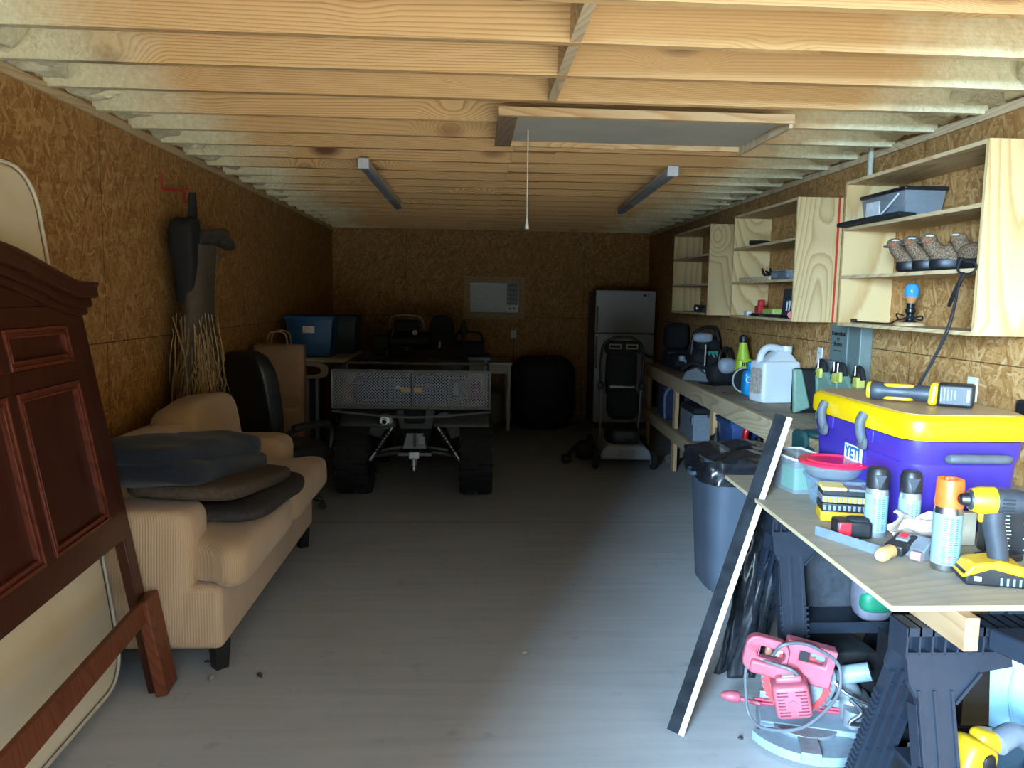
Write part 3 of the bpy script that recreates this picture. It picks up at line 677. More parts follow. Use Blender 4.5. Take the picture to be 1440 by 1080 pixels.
dl = thing('tool_bag', 'black open-top tool bag at the right of the dark table', 'bag', (-.05, 9.05, 1.021))
G().b2((-.18, -.12, 0), (.18, .12, .16)).ob('bag_body', BLKM, dl, bevel=.02); G().tube([(-.16, 0, .16), (-.12, 0, .26), (.12, 0, .26), (.16, 0, .16)], .012, 8, smooth=4).ob('handle', BLK, dl)
fl = thing('tripod_lamp', 'small black post with knobbed top standing at the right of the dark table', 'lamp', (-.11, 8.86, 1.021))
G().lathe([(.05, 0), (.05, .02), (.015, .03), (.015, .22), (.035, .24), (.045, .30), (.03, .36), (.01, .42)], n=16).ob('body', BLK, fl)
for k in range(3):
    tag(G().lathe([(.022, 0), (.022, .05), (.012, .06), (.012, .075)], (-1.0+.11*k+.02, 8.84-.01*k, 1.021), 12).ob('small_bottle', plain('dull_white', (.4, .4, .4), .5)), ('leftmost', 'middle', 'rightmost')[k]+' of three small pale bottles at the left front of the dark table', 'bottle', 'small bottles on the dark table')
tag(G().b2((-1.15, 8.9, 1.021), (-.98, 9.15, 1.24)).ob('battery_case', BLK, bevel=.01), 'black battery case on the left end of the dark table', 'case')
tag(G().tube([(-1.0, 8.95, 1.1), (-.9, 8.97, 1.32), (-.75, 9.0, 1.44), (-.64, 9.0, 1.47), (-.58, 9.0, 1.38)], .008, 6, smooth=5).ob('air_hose', plain('pale_tube', (0, 0, 0))), 'pale arched hose behind the black gear on the dark table', 'hose')

# white desk, outlet, air conditioner, round cover
dk = thing('desk', 'small white desk frame against the back wall behind the four-wheeler', 'desk', (.15, 10.2, 0))
at(dk).b2((-.25, 9.75, .845), (.5, 10.6, .875)).b2((-.22, 9.78, .73), (.46, 9.80, .84)).ob('desktop', WHITE, dk, bevel=.004)
for x in (-.22, .46):
    for y in (9.78, 10.56): at(dk).b2((x-.02, y-.02, 0), (x+.02, y+.02, .845)).ob('leg', WHITE, dk)
tag(G().sup((.2, 10.2, .25), (.42, .5, .46), .5, .5, 24, amp=.03).ob('laundry_sack', plain('grey_cloth', (.20, .19, .18), .9)), 'grey cloth sack under the small white desk', 'sack')
gc = thing('covered_grill', 'round object under a black fabric cover against the back wall', 'cover', (.93, 10.18, 0))
G().sup((0, 0, .46), (.84, .78, .96), .45, .7, 40, amp=.03, fr=4).ob('cover', BLKM, gc)
G().tube([(.40*math.cos(2*PI*k/24), .37*math.sin(2*PI*k/24), .05) for k in range(24)], .012, 6, closed=True).ob('hem', BLKM, gc)
aw = thing('air_conditioner', 'window air conditioner in a pine frame high on the back wall', 'air conditioner', (.285, 10.69, 1.40))
fr_ = at(aw); fr_.ring([(-.14, 1.40), (.705, 1.40), (.705, 1.985), (-.14, 1.985)], [(-.055, 1.485), (.625, 1.485), (.625, 1.905), (-.055, 1.905)], 10.64, 10.689, 'Y').ob('frame', wood('frame_pine', (.62, .44, .24), (.42, .25, .11), 'X', 1.5, .3), aw, bevel=.003)
at(aw).b2((-.05, 10.60, 1.49), (.62, 10.688, 1.90)).ob('housing', WPL, aw, bevel=.012)
g = at(aw)
for k in range(22): g.b2((-.03, 10.592, 1.51+k*.017), (.44, 10.60, 1.519+k*.017))
g.ob('grille', plain('ac_grille', (.55, .57, .60), .5), aw)
cpn = at(aw).b2((.455, 10.590, 1.60), (.60, 10.60, 1.885)).ob('control_panel', plain('dark_grey_panel', (.06, .06, .065), .4), aw)
at(aw).b2((.455, 10.590, 1.505), (.60, 10.60, 1.59)).ob('knob_panel', WPL, aw)
g = at(aw)
for x in (.50, .555): g.cyl((x, 10.575, 1.55), (x, 10.592, 1.55), .014, n=12)
g.ob('knob', BLK, aw)
g = at(aw)
for r_ in range(4):
    for c_ in range(3): g.b2((.467+c_*.043, 10.586, 1.63+r_*.06), (.467+c_*.043+.03, 10.592, 1.63+r_*.06+.035))
g.ob('buttons', plain('button_grey', (.22, .22, .23), .5), cpn)
def outlet(label, loc, rz, w_=.072, h_=.115):
    t = thing('wall_outlet', label, 'outlet', loc, rz=rz)
    G().box((0, -.004, 0), (w_, .008, h_)).ob('cover_plate', WHITE, t, bevel=.003)
    g = G()
    for sz in (-1, 1):
        for sx in (-1, 1): g.box((sx*.008, -.0085, sz*.024), (.003, .002, .010))
        g.cyl((0, -.0075, sz*.024-.012), (0, -.0095, sz*.024-.012), .003, n=8)
    g.ob('socket', plain('slot_grey', (.25, .25, .25), .5), t)
    return t
outlet('white wall outlet on the back wall under the air conditioner', (.56, 10.688, 1.19), 0)
tag(G().tube([(.56, 10.67, 1.15), (.555, 10.675, .95), (.56, 10.675, .7), (.5, 10.67, .5)], .006, 6, smooth=4).ob('power_cord', plain('brown_cord', (.12, .07, .04), .6)), 'thin brown power cord hanging from the back wall outlet', 'cord')

# fridge
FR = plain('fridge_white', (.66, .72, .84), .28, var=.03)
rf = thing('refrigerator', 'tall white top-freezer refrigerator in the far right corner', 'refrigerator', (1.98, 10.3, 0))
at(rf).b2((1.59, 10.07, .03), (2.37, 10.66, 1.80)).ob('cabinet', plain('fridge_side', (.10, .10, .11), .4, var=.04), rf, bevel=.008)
dr = at(rf).b2((1.59, 10.0, 1.265), (2.37, 10.065, 1.815)).ob('freezer_door', FR, rf, bevel=.012)
dr2 = at(rf).b2((1.59, 10.0, .08), (2.37, 10.065, 1.25)).ob('fridge_door', FR, rf, bevel=.012)
text('LG', .032, plain('logo_dark', (.05, .05, .06), .4), dr, (2.26-1.98, 9.997-10.3, 1.755), (PI/2, 0, 0))
G(W(rf)).lathe([(.016, 0), (.016, -.003)], (2.225, 10.0, 1.755), 16, 'Y').ob('logo_badge', plain('logo_dark', (0, 0, 0)), dr)
at(rf).b2((1.60, 9.985, 1.285), (1.62, 10.0, 1.60)).ob('handle', plain('fridge_side', (0, 0, 0)), dr); at(rf).b2((1.60, 9.985, .8), (1.62, 10.0, 1.22)).ob('handle', plain('fridge_side', (0, 0, 0)), dr2)
at(rf).b2((1.62, 10.03, 0), (2.34, 10.6, .03)).ob('toe_kick', BLK, rf)

# push mower folded upright
mw = thing('lawn_mower', 'grey and black battery push mower with its handle folded up near the workbench', 'lawn mower', (1.55, 7.85, 0), rz=R(-3))
MG = plain('mower_grey', (.34, .35, .36), .45, var=.1)
G().prism([(-.25, .10), (.27, .10), (.25, .19), (.18, .25), (-.18, .25), (-.24, .19)], -.34, .36, 'Y').ob('deck', MG, mw, bevel=.03, seg=3)
for sx in (-1, 1):
    for y, r_ in ((-.28, .095), (.33, .12)):
        wh = G().lathe([(.0, -.028), (r_*.9, -.028), (r_, -.018), (r_, .018), (r_*.9, .028), (0, .028)], (sx*.29, y, r_), 24, 'X').ob('wheel', RUB, mw)
        G().lathe([(0, -.031), (r_*.55, -.031), (r_*.55, .031), (0, .031)], (sx*.29, y, r_), 16, 'X').ob('hub', MG, wh)
mc = G().sup((0, -.02, .31), (.34, .46, .20), .4, .45, 32).ob('motor_cover', BLK, mw)
text('EGO', .055, plain('white_mark', (.8, .8, .8), .5), mc, (.03, -.245, .325), (R(80), 0, 0), bold=.001)
G().box((.02, -.345, .17), (.16, .01, .07)).ob('front_plate', plain('grey_panel', (.30, .31, .32), .5), mw, bevel=.004)
G().sup((.0, -.18, .33), (.09, .12, .06), .5, .5, 16).ob('headlight', plain('lens', (.7, .7, .7), .2), mc)
SLV = plain('silver_tube', (.42, .42, .43), .35, .8)
for sx in (-1, 1):
    G().tube([(sx*.20, .22, .22), (sx*.205, .16, .60), (sx*.215, .13, .80)], .014, 10).ob('lower_handle_tube', SLV, mw)
    G().tube([(sx*.215, .13, .80), (sx*.22, .10, 1.05), (sx*.20, .08, 1.22), (sx*.10, .07, 1.30), (0, .07, 1.31)], .015, 10, smooth=4).ob('upper_handle_tube', BLK if sx else SLV, mw)
    G().sup((sx*.215, .12, .80), (.06, .06, .08), .5, .5, 16).ob('hinge_knob', BLK, mw)
G().cyl((-.12, .10, .79), (.14, .10, .79), .016, n=12).ob('crossbar', SLV, mw)
G().sup((0, .09, 1.20), (.38, .08, .14), .4, .4, 24).ob('control_box', BLKM, mw)
G().ring([(-.15, 1.19), (-.02, 1.19), (-.02, 1.24), (-.15, 1.24)], [(-.14, 1.20), (-.03, 1.20), (-.03, 1.23), (-.14, 1.23)], .03, .045, 'Y').ring([(.03, 1.19), (.15, 1.19), (.15, 1.24), (.03, 1.24)], [(.04, 1.20), (.14, 1.20), (.14, 1.23), (.04, 1.23)], .03, .045, 'Y').ob('bail_handle', plain('pale_grip', (.3, .3, .24), .5), mw)
G().sup((0, .20, .92), (.32, .22, .52), .4, .4, 26, amp=.015).sup((.03, .20, .60), (.34, .26, .34), .5, .5, 26, amp=.02).ob('grass_bag', BLKM, mw)
sg = thing('lawn_edger', 'black lawn edger lying on the floor left of the mower', 'trimmer', (1.10, 7.95, 0))
G().tube([(-.12, -.1, .05), (-.02, 0, .14), (.1, .1, .18)], .02, 8, smooth=4).sup((-.12, -.12, .05), (.10, .12, .09), .6, .6, 18).ob('trimmer_shaft', BLK, sg)
G().sup((.1, .08, .10), (.2, .2, .2), .6, .6, 20).ob('motor_housing', BLKM, sg)

# ceiling fixtures
for i, (x0, x1, lab) in enumerate(((-.735, -.74, 'unlit strip light fixture left of the attic hatch'), (1.33, 1.44, 'unlit strip light fixture right of the pull cord'))):
    t = thing('strip_light', lab, 'ceiling light', ((x0+x1)/2, 6.5, 2.598), group=None)
    a = Vector((x0-(x0+x1)/2, 5.25-6.5, -.035)); b = Vector((x1-(x0+x1)/2, 7.72-6.5, -.035))
    G().bar(a+Vector((0, 0, .02)), b+Vector((0, 0, .02)), .055, .03).ob('housing', WHITE, t, bevel=.003)
    G().bar(a+Vector((0, .02, -.012)), b+Vector((0, -.02, -.012)), .066, .036).ob('diffuser', plain('grey_diffuser', (.36, .38, .42), .35), t, bevel=.014, seg=3)
    G().bar(a+Vector((0, -.005, 0)), a+Vector((0, .025, 0)), .074, .07).ob('end_cap', WPL, t, bevel=.004)
    G().bar(b+Vector((0, .005, 0)), b-Vector((0, .025, 0)), .074, .07).ob('end_cap', WPL, t, bevel=.004)
    c = a.lerp(b, .62); G().tube([c+Vector((-.045, 0, .02)), c+Vector((-.04, 0, -.045)), c+Vector((.04, 0, -.045)), c+Vector((.045, 0, .02))], .003, 6).ob('clip', WHITE, t)
ah = thing('attic_hatch', 'grey attic hatch panel with pine frame set in the joists', 'hatch', (.83, 4.15, 2.60))
hx0, hx1, hy0, hy1 = .11, 1.54, 3.79, 4.53
at(ah).b2((hx0+.07, hy0+.02, 2.585), (hx1-.02, hy1-.02, 2.597)).ob('panel', plain('hatch_board', (.52, .48, .41), .8, var=.08, scale=4), ah)
at(ah).b2((hx0-.0, hy0-.02, 2.558), (hx1, hy0+.018, 2.599)).ob('frame_board', M_PINE_X, ah)
at(ah).b2((hx0, hy1-.018, 2.558), (hx1, hy1+.0, 2.599)).ob('frame_board', M_PINE_X, ah)
at(ah).b2((hx1-.018, hy0, 2.54), (hx1+.0, hy1, 2.599)).ob('frame_board', M_PINE_Y, ah)
at(ah).b2((hx0, hy0, 2.556), (hx0+.09, hy1, 2.584)).ob('cover_board', wood('brown_board', (.36, .24, .15), (.22, .14, .08), 'Y', 1.5, 0), ah)
pc = at(ah).cyl((.28, 4.22, 2.59), (.283, 4.22, 2.11), .0035, n=6).ob('pull_cord', plain('cord_white', (.8, .75, .65), .6), ah)
at(ah).lathe([(.004, .05), (.008, .03), (.013, .0), (.012, -.005), (0, -.008)], (.283, 4.22, 2.075), 12).ob('cord_bell', WPL, pc)
cdp = thing('conduit_pipe', 'pale vertical pipe rising above the nearest shelf cabinet on the right wall', 'pipe', (2.385, 4.66, 2.30))
G().cyl((0, 0, 0), (0, 0, .40), .016, n=12).ob('pipe', plain('pale_pvc', (.62, .58, .45), .5), cdp)
G().cyl((0, 0, .12), (0, 0, .16), .021, n=12).ob('coupling', plain('pale_pvc', (0, 0, 0)), cdp)
G().b2((2.36, 4.50, 2.605), (2.415, 4.60, 2.70)).ob('junction_box', plain('galvanised', (.4, .42, .44), .5, .5)) if False else None

# ================================================================== right side: cabinets, bench, table
# --- wall cabinets of plywood
CX0, CX1, CZ0, CZ1, TH = 2.115, 2.418, 1.570, 2.385, .018
def cabinet(y0, y1, label):
    t = thing('shelf_cabinet', label, 'shelf', (2.27, (y0+y1)/2, CZ0), group='plywood shelf cabinets on the right wall')
    at(t).b2((CX0, y0, CZ0), (CX1, y0+TH, CZ1)).ob('side_panel', M_PLY_Z, t)
    at(t).b2((CX0, y1-TH, CZ0), (CX1, y1, CZ1)).ob('side_panel', M_PLY_Z, t)
    at(t).b2((CX0, y0+TH, CZ1-TH), (CX1, y1-TH, CZ1)).ob('top_panel', M_PLY_Y, t)
    for n_, z in (('bottom_panel', CZ0), ('shelf', 1.838), ('shelf', 2.108)):
        at(t).b2((CX0, y0+TH, z), (CX1, y1-TH, z+TH)).ob(n_, M_PLY_Y, t)
    return t
c3 = cabinet(3.165, 4.40, 'nearest plywood shelf cabinet on the right wall, with duck decoys on its middle shelf')
c2 = cabinet(5.045, 6.29, 'middle of the three plywood shelf cabinets, between the decoy cabinet and the farthest one')
c1 = cabinet(6.925, 8.185, 'farthest plywood shelf cabinet, nearly empty, nearest the refrigerator')
_rs = at(c2).b2((2.384, 5.040, 1.57), (2.397, 5.046, 2.385)).ob('red_tape_strip', plain('red_tape', (.62, .05, .02), .5), c2); _rs['label'] = 'thin vertical red tape strip'

# items in the nearest cabinet
CLR = plain('clear_plastic', (.34, .38, .41), .22, var=.05, alpha=.42)
GALV = plain('galvanised', (.40, .42, .44), .5, .4)
tt = thing('clear_tub', 'clear plastic tub with black lid on the top shelf of the nearest cabinet', 'tub', (2.27, 4.08, 2.127))
G().add([(-.09, -.20, 0), (.09, -.20, 0), (.09, .20, 0), (-.09, .20, 0), (-.105, -.22, .145), (.105, -.22, .145), (.105, .22, .145), (-.105, .22, .145)], [(3, 2, 1, 0), (0, 1, 5, 4), (1, 2, 6, 5), (2, 3, 7, 6), (3, 0, 4, 7)]).ob('tub_body', CLR, tt, bevel=.012, solid=.003)
G().b2((-.115, -.23, .145), (.115, .23, .165)).ob('lid', BLK, tt, bevel=.006)
G().b2((-.104, .03, .03), (-.0985, .17, .12)).ob('label', plain('paper_white', (.75, .75, .74), .7), tt)
G().tube([(-.118, -.18, .13), (-.125, -.05, .05), (-.122, .05, .03)], .005, 6, smooth=5).ob('bail_handle', WPL, tt)
G().b2((-.06, -.15, .01), (.06, .1, .09)).ob('contents', GREYPL, tt, bevel=.02)
tr = tag(G().prism([(-.10, -.34), (.02, -.30), (.05, -.05), (.05, .26), (.0, .34), (-.06, .30), (-.09, .0)], 0, .022, 'Z').ob('tray', BLKM, bevel=.006), 'flat black tray jutting over the edge of the top shelf beside the clear tub', 'tray')
tr.location = (2.11, 4.06, 2.127); tr.rotation_euler = (0, 0, R(4))
# duck decoys
def decoy_mats():
    s = N('decoy_feathers'); v = s.co(); vo = s.new('ShaderNodeTexVoronoi', {'Vector': v, 'Scale': 170}).outputs['Distance']
    c = s.ramp(vo, [(.15, (.045, .025, .014)), (.45, (.15, .09, .05)), (.75, (.25, .175, .11))]); s.bump(vo, .5, .003); return s.fin(c, .8, 0, .2)
FEA = decoy_mats(); DWH = plain('decoy_grey_white', (.48, .47, .44), .7, var=.1); RUST = plain('decoy_rust', (.26, .075, .025), .7)
dk0 = thing('duck_decoy', 'speckled brown duck decoy, farthest of the four on the middle shelf', 'decoy', (2.255, 3.85, 1.857), rz=R(-107), group='duck decoys on the middle shelf')
def df(p): return (p.x*(1-.25*max(0, p.y/.16)), p.y, p.z + .018*max(0, p.y/.16)**2)
G().sup((0, .02, .085), (.15, .29, .13), .75, .8, 36, fn=df, amp=.003, fr=20).ob('body', FEA, dk0)
G().sup((0, .02, .045), (.150, .288, .09), .5, .8, 28).ob('keel', BLK, dk0)
hd = G().tube([(0, -.085, .10), (0, -.125, .145), (0, -.13, .17)], [.045, .036, .036], 14, smooth=4).sup((0, -.138, .175), (.068, .088, .066), .9, .9, 24).ob('head', FEA, dk0)
G().sup((0, -.178, .158), (.028, .045, .016), .8, .8, 16).ob('bill', plain('bill_black', (.04, .035, .03), .5), hd)
for sx in (-1, 1):
    G().sup((sx*.030, -.150, .168), (.012, .030, .034), 1, 1, 14).ob('cheek', RUST, hd)
    G().sup((sx*.028, -.140, .194), (.012, .045, .012), 1, 1, 14).ob('eye_stripe', DWH, hd)
for i, (y, rz, lb) in enumerate(((3.70, -108, 'speckled brown duck decoy, second from the far end of the middle shelf'), (3.555, -106, 'speckled brown duck decoy directly behind the nearest one on the middle shelf'), (3.385, -160, 'nearest duck decoy on the middle shelf, its whole side and black underside visible'))):
    dk0.scale = (.86, .86, .84); dup(dk0, (2.255 if i < 2 else 2.27, y, 1.857), R(rz), lb)
# the decoys look away from the wall: local -y is the head side
# lamp
lp = thing('table_lamp', 'small bare-bulb lamp with blue-tipped bulb on the bottom shelf of the nearest cabinet', 'lamp', (2.25, 3.885, 1.589))
G().lathe([(.075, 0), (.075, .012), (.068, .018), (0, .018)], n=28).ob('base', plain('lamp_wood', (.50, .32, .16), .6), lp)
G().lathe([(.035, .018), (.022, .03), (.018, .06), (.026, .07), (.026, .085), (.020, .09), (.022, .115)], n=20).ob('socket', plain('lamp_black', (.02, .02, .02), .3, .5), lp)
bl = G().lathe([(.015, .112), (.020, .125), (.028, .143), (.030, .150)], n=24).ob('bulb', plain('amber_glass', (.50, .22, .08), .15, var=.03), lp)
G().lathe([(.030, .150), (.035, .170), (.035, .19), (.026, .210), (0, .216)], n=24).ob('bulb_tip', plain('blue_glass', (.05, .25, .50), .15, var=.03), bl)
G().tube([(-.02, .02, .05), (-.05, .04, .06), (-.055, .0, .03), (-.03, -.04, .045), (.03, -.05, .03), (.05, -.02, .05), (.03, .02, .04), (-.03, .05, .03), (-.04, .12, .008), (-.05, .25, .006), (-.055, .40, .006), (-.06, .45, .006)], .0045, 6, smooth=6).ob('power_cord', BLK, lp)
G().sup((-.06, .47, .012), (.022, .05, .022), .5, .5, 14).ob('plug', BLK, lp)
# leash / net hanging from shelf to cooler
rd = thing('strap_tie', 'black cord looped over the decoy shelf edge and slanting down to the cooler', 'cord', (2.06, 3.45, 1.355))
G().tube([(.03, -.225, .53), (.04, -.28, .52), (.035, -.29, .49), (.03, -.245, .475), (.02, -.20, .49), (.03, -.19, .53), (.04, -.195, .545)], .005, 8, smooth=5).ob('loop', BLKM, rd)
G().tube([(.025, -.235, .48), (.018, -.18, .38), (.03, -.14, .34)], [.010, .013, .008], 8, smooth=4).ob('clasp', BLK, rd)
G().tube([(.025, -.215, .46), (-.06, -.27, .22), (-.16, -.27, .002)], .0045, 8, smooth=4).tube([(.030, -.20, .45), (-.04, -.265, .24), (-.152, -.27, .002)], .003, 6, smooth=4).ob('cord_line', BLKM, rd)

# items in the middle cabinet
tag(G().sup((2.22, 5.98, 2.15), (.12, .26, .055), .6, .5, 24, r=(.12, 0, 0), amp=.006, fr=12).ob('glasses_case', BLK, ang=60), 'black zipped pouch on the upper shelf of the middle cabinet', 'pouch')
tag(G().tube([(2.22, 5.55, 2.129), (2.24, 5.48, 2.15), (2.26, 5.42, 2.129)], .006, 6, smooth=5).ob('wire_loop', plain('brown_cord', (0, 0, 0))), 'small wire loop on the upper shelf of the middle cabinet', 'wire')
gl = thing('work_glove', 'crumpled black glove on the middle shelf of the middle cabinet', 'glove', (2.22, 5.60, 1.857))
G().sup((0, -.02, .035), (.13, .22, .07), .6, .6, 24, amp=.015, fr=12).ob('palm', BLKM, gl)
for k in range(4): G().tube([(-.04+k*.025, .07, .03), (-.05+k*.03, .13, .05+.01*(k % 2)), (-.05+k*.03, .17, .09-.02*(k % 2))], [.014, .012, .008], 8, smooth=3).ob('finger', BLKM, gl)
pk = thing('clear_package', 'clear and white plastic package beside the black glove', 'package', (2.20, 5.33, 1.857))
G().box((0, 0, .03), (.16, .30, .055)).ob('package_body', CLR, pk, bevel=.015); G().box((-.03, .02, .061), (.08, .20, .002)).ob('label', WPL, pk)
wb = tag(G().b2((2.118, 5.5, 1.857), (2.136, 6.13, 1.885)).ob('wood_strip', M_PINE_Y), 'thin wood strip lying at the front of the middle cabinet shelf', 'wood strip')
pf = thing('picture_box', 'dark framed box with pale drawing on the bottom shelf of the middle cabinet', 'box', (2.24, 5.31, 1.589), rz=R(-62))
G().box((0, .0, .105), (.18, .04, .20), (-.12, 0, 0)).ob('box_body', BLKM, pf, bevel=.006)
g = G(); rr = random.Random(3)
for k in range(5): g.box((-.045+k*.022, -.024+.002, .09+.012*rr.uniform(-1, 1)), (.012, .002, .05+.03*rr.random()), (-.12, 0, 0))
g.ob('pale_drawing', plain('pale_print', (.55, .58, .58), .6), pf)
rdx = thing('red_tool', 'small red clamp-shaped tool on the bottom shelf of the middle cabinet', 'tool', (2.2, 5.86, 1.589))
G().box((0, 0, .04), (.05, .09, .08)).box((0, -.03, .10), (.045, .05, .05)).ob('tool_body', plain('bright_red', (.55, .03, .03), .4), rdx, bevel=.008); G().box((-.0, .0, .005), (.09, .12, .01)).ob('base', BLK, rdx)
tag(G().b2((2.16, 5.50, 1.589), (2.24, 5.70, 1.65)).ob('lime_box', plain('lime_box', (.42, .52, .12), .5), bevel=.008), 'lime green box between the red tool and the framed box', 'box')
tag(G().b2((2.13, 5.93, 1.589), (2.17, 6.02, 1.625)).ob('battery_pack', WPL, bevel=.008), 'small white box at the far end of the middle cabinet bottom shelf', 'box')
tag(G().cyl((2.14, 5.12, 1.615), (2.17, 5.17, 1.615), .024, n=16).ob('tape_roll', plain('bright_red', (0, 0, 0))), 'small red roll at the near end of the middle cabinet bottom shelf', 'roll')
for k, (y, lb) in enumerate(((5.24, 'dark wrench lying beside the small red roll'), (5.72, 'black pliers lying in front of the red tool'), (5.42, 'black screwdriver lying in front of the framed box'))):
    t = thing('hand_tool', lb, 'tool', (2.15, y, 1.589), rz=.3*k)
    G().tube([(0, -.09, .012), (0, .09, .012)], .011, 8).ob('handle', BLK, t); G().tube([(0, .09, .012), (.01, .14, .012)], .006, 8).ob('tip', STEEL, t)
# item in the far cabinet
mt2 = thing('metal_fitting', 'dark valve fitting with bright round cap on the bottom shelf of the farthest cabinet', 'fitting', (2.22, 7.45, 1.589))
G().cyl((0, -.16, .05), (0, .20, .055), .018, n=10).box((0, -.10, .02), (.08, .16, .04)).sup((0, .08, .03), (.1, .1, .06), .6, .6, 16).ob('body', plain('bronze_dark', (.07, .05, .035), .5, .5), mt2, ang=40)
G().sup((-.04, .02, .035), (.05, .05, .06), .9, .9, 18).ob('cap', STEEL, mt2)

# --- generator inlet box and outlets on the right wall
BOXG = plain('box_grey_green', (.155, .20, .185), .45, var=.05)
ib = thing('transfer_switch_box', 'grey-green electrical box with black lettering on the right wall under the nearest cabinet', 'electrical box', (2.419, 4.76, 1.25))
at(ib).b2((2.34, 4.555, 1.18), (2.418, 4.955, 1.565)).ob('enclosure', BOXG, ib, bevel=.006)
at(ib).b2((2.33, 4.70, 1.18), (2.341, 4.72, 1.56)).ob('cover_rib', BOXG, ib, bevel=.003)
at(ib).b2((2.30, 4.80, 1.12), (2.345, 5.02, 1.33)).ob('flap', BOXG, ib, bevel=.01)
LBK = plain('black_lettering', (.01, .01, .01), .6)
text('Connecticut', .036, LBK, ib, (2.338-2.419, 4.835-4.76, 1.505-1.25), (PI/2, 0, -PI/2), bold=.0012)
text('Electric', .036, LBK, ib, (2.338-2.419, 4.835-4.76, 1.435-1.25), (PI/2, 0, -PI/2), bold=.0012)
at(ib).ring(oval(4.835, 1.470, .014, .009, 16), oval(4.835, 1.470, .010, .006, 16), 2.3375, 2.3395, 'X').ob('emblem', LBK, ib)
text('GENERATOR POWER INLET', .0085, LBK, ib, (2.338-2.419, 4.835-4.76, 1.395-1.25), (PI/2, 0, -PI/2), name='small_lettering')
outlet('white wall outlet on the right wall beside the yellow-lidded cooler', (2.419, 3.59, 1.295), -PI/2, .075, .12)
outlet('grey wall outlet on the right wall behind the white jug', (2.419, 5.25, 1.33), -PI/2, .075, .12)
tag(G().box((2.40, 3.20, 1.24), (.04, .10, .11)).ob('wall_bracket', BLK, bevel=.02), 'black rounded bracket on the right wall at the right edge beyond the cooler', 'bracket')

# --- workbench along the right wall
def fx(y): return 1.841+(y-4.01)*.0353
BZ, B0, B1 = .96, 3.45, 9.0
wbn = thing('workbench', 'long pine workbench with a lower shelf along the right wall', 'workbench', (2.12, 6.2, 0))
at(wbn).prism([(fx(B0)+.036, B0), (2.412, B0), (2.412, B1), (fx(B1)+.036, B1)], BZ-.022, BZ, 'Z').ob('benchtop', M_BENCH, wbn)
def rail(z0, z1, name, off=0):
    g = at(wbn); a = Vector((fx(B0)+off+.018, B0, (z0+z1)/2)); b = Vector((fx(B1)+off+.018, B1, (z0+z1)/2)); g.bar(a, b, .036, z1-z0); return g.ob(name, M_PINE_Y, wbn, bevel=.003)
rail(BZ-.135, BZ+.001, 'front_rail'); rail(.32, .435, 'lower_rail')
at(wbn).prism([(fx(B0)+.036, B0), (2.40, B0), (2.40, B1), (fx(B1)+.036, B1)], .415, .433, 'Z').ob('lower_shelf', M_BENCH, wbn)
for y in (3.6, 4.85, 6.15, 7.50, 8.93):
    at(wbn).b2((fx(y)+.037, y-.045, 0), (fx(y)+.075, y+.045, BZ-.023)).ob('post', M_PINE_Z, wbn, bevel=.003)
    at(wbn).b2((2.375, y-.045, 0), (2.412, y+.045, BZ-.023)).ob('post', M_PINE_Z, wbn)
at(wbn).bar((2.06, 7.9, .02), (2.36, 7.3, .40), .04, .09).ob('brace', M_DARKW, wbn)
# bench things
jg = thing('plastic_jug', 'large white plastic jug with side handle standing on the workbench', 'jug', (2.235, 5.58, BZ+.001), rz=R(12))
JUG = plain('white_jug', (.74, .77, .78), .35, var=.04, scale=6)
G().sup((0, 0, .155), (.315, .20, .31), .16, .22, 48).ob('jug_body', JUG, jg)
G().grid(lambda u, v: Vector((math.copysign(abs(math.cos(2*PI*u))**.25, math.cos(2*PI*u))*(.150*(1-v)+.045*v) + .04*v, math.copysign(abs(math.sin(2*PI*u))**.25, math.sin(2*PI*u))*(.092*(1-v)+.045*v), .295+.085*v)), 32, 6).ob('shoulder', JUG, jg)
G().tube([(-.125, 0, .25), (-.13, 0, .33), (-.09, 0, .395), (-.02, 0, .405), (.06, 0, .385)], [.026, .024, .024, .024, .026], 12, smooth=6).ob('handle', JUG, jg)
G().cyl((.085, 0, .37), (.085, 0, .415), .043, n=20).ob('cap', WPL, jg)
G().sup((-.149, 0, .16), (.02, .16, .20), .3, .3, 20, amp=.003, fr=30).ob('peeling_label', plain('stained_label', (.50, .42, .36), .8, var=.35, scale=40), jg)
bp = thing('bottle_pack', 'bright blue plastic-wrapped bottle with white letters left of the jug on the bench', 'package', (2.20, 5.95, BZ+.001))
g = G()
CY = plain('cyan_blue', (.01, .30, .62), .3, var=.15)
g.sup((0, 0, .10), (.15, .13, .20), .4, .5, 28, amp=.012, fr=14).sup((.01, 0, .235), (.11, .10, .09), .6, .6, 20, amp=.01, fr=16); g.ob('wrapper', CY, bp)
text('O', .07, plain('white_mark', (0, 0, 0)), bp, (-.05, -.075, .13), (PI/2, 0, 0)); G().sup((.06, -.05, .12), (.08, .06, .05), .6, .6, 18, r=(0, -.5, .3)).ob('green_leaf_print', plain('leaf_green', (.02, .13, .07), .5), bp)
lm = thing('leaf_blower', 'lime green cordless blower standing upright behind the blue package', 'blower', (2.24, 6.28, BZ+.001))
LIME = plain('lime_green', (.46, .62, .04), .4, var=.05)
G().tube([(0, 0, .12), (.0, .0, .28), (-.005, 0, .40)], [.075, .052, .030], 16).ob('barrel', LIME, lm)
G().sup((.01, 0, .22), (.14, .12, .10), .5, .5, 24).ob('grip_housing', LIME, lm)
G().lathe([(.032, .40), (.036, .43), (.03, .455), (.01, .465), (0, .465)], (-.005, 0, 0), 16).ob('nozzle', BLK, lm)
G().lathe([(.0, -.03), (.09, -.03), (.10, -.02), (.10, .02), (.09, .03), (0, .03)], (-.02, -.09, .10), 28, 'Y').ob('fan_cover', BLK, lm)
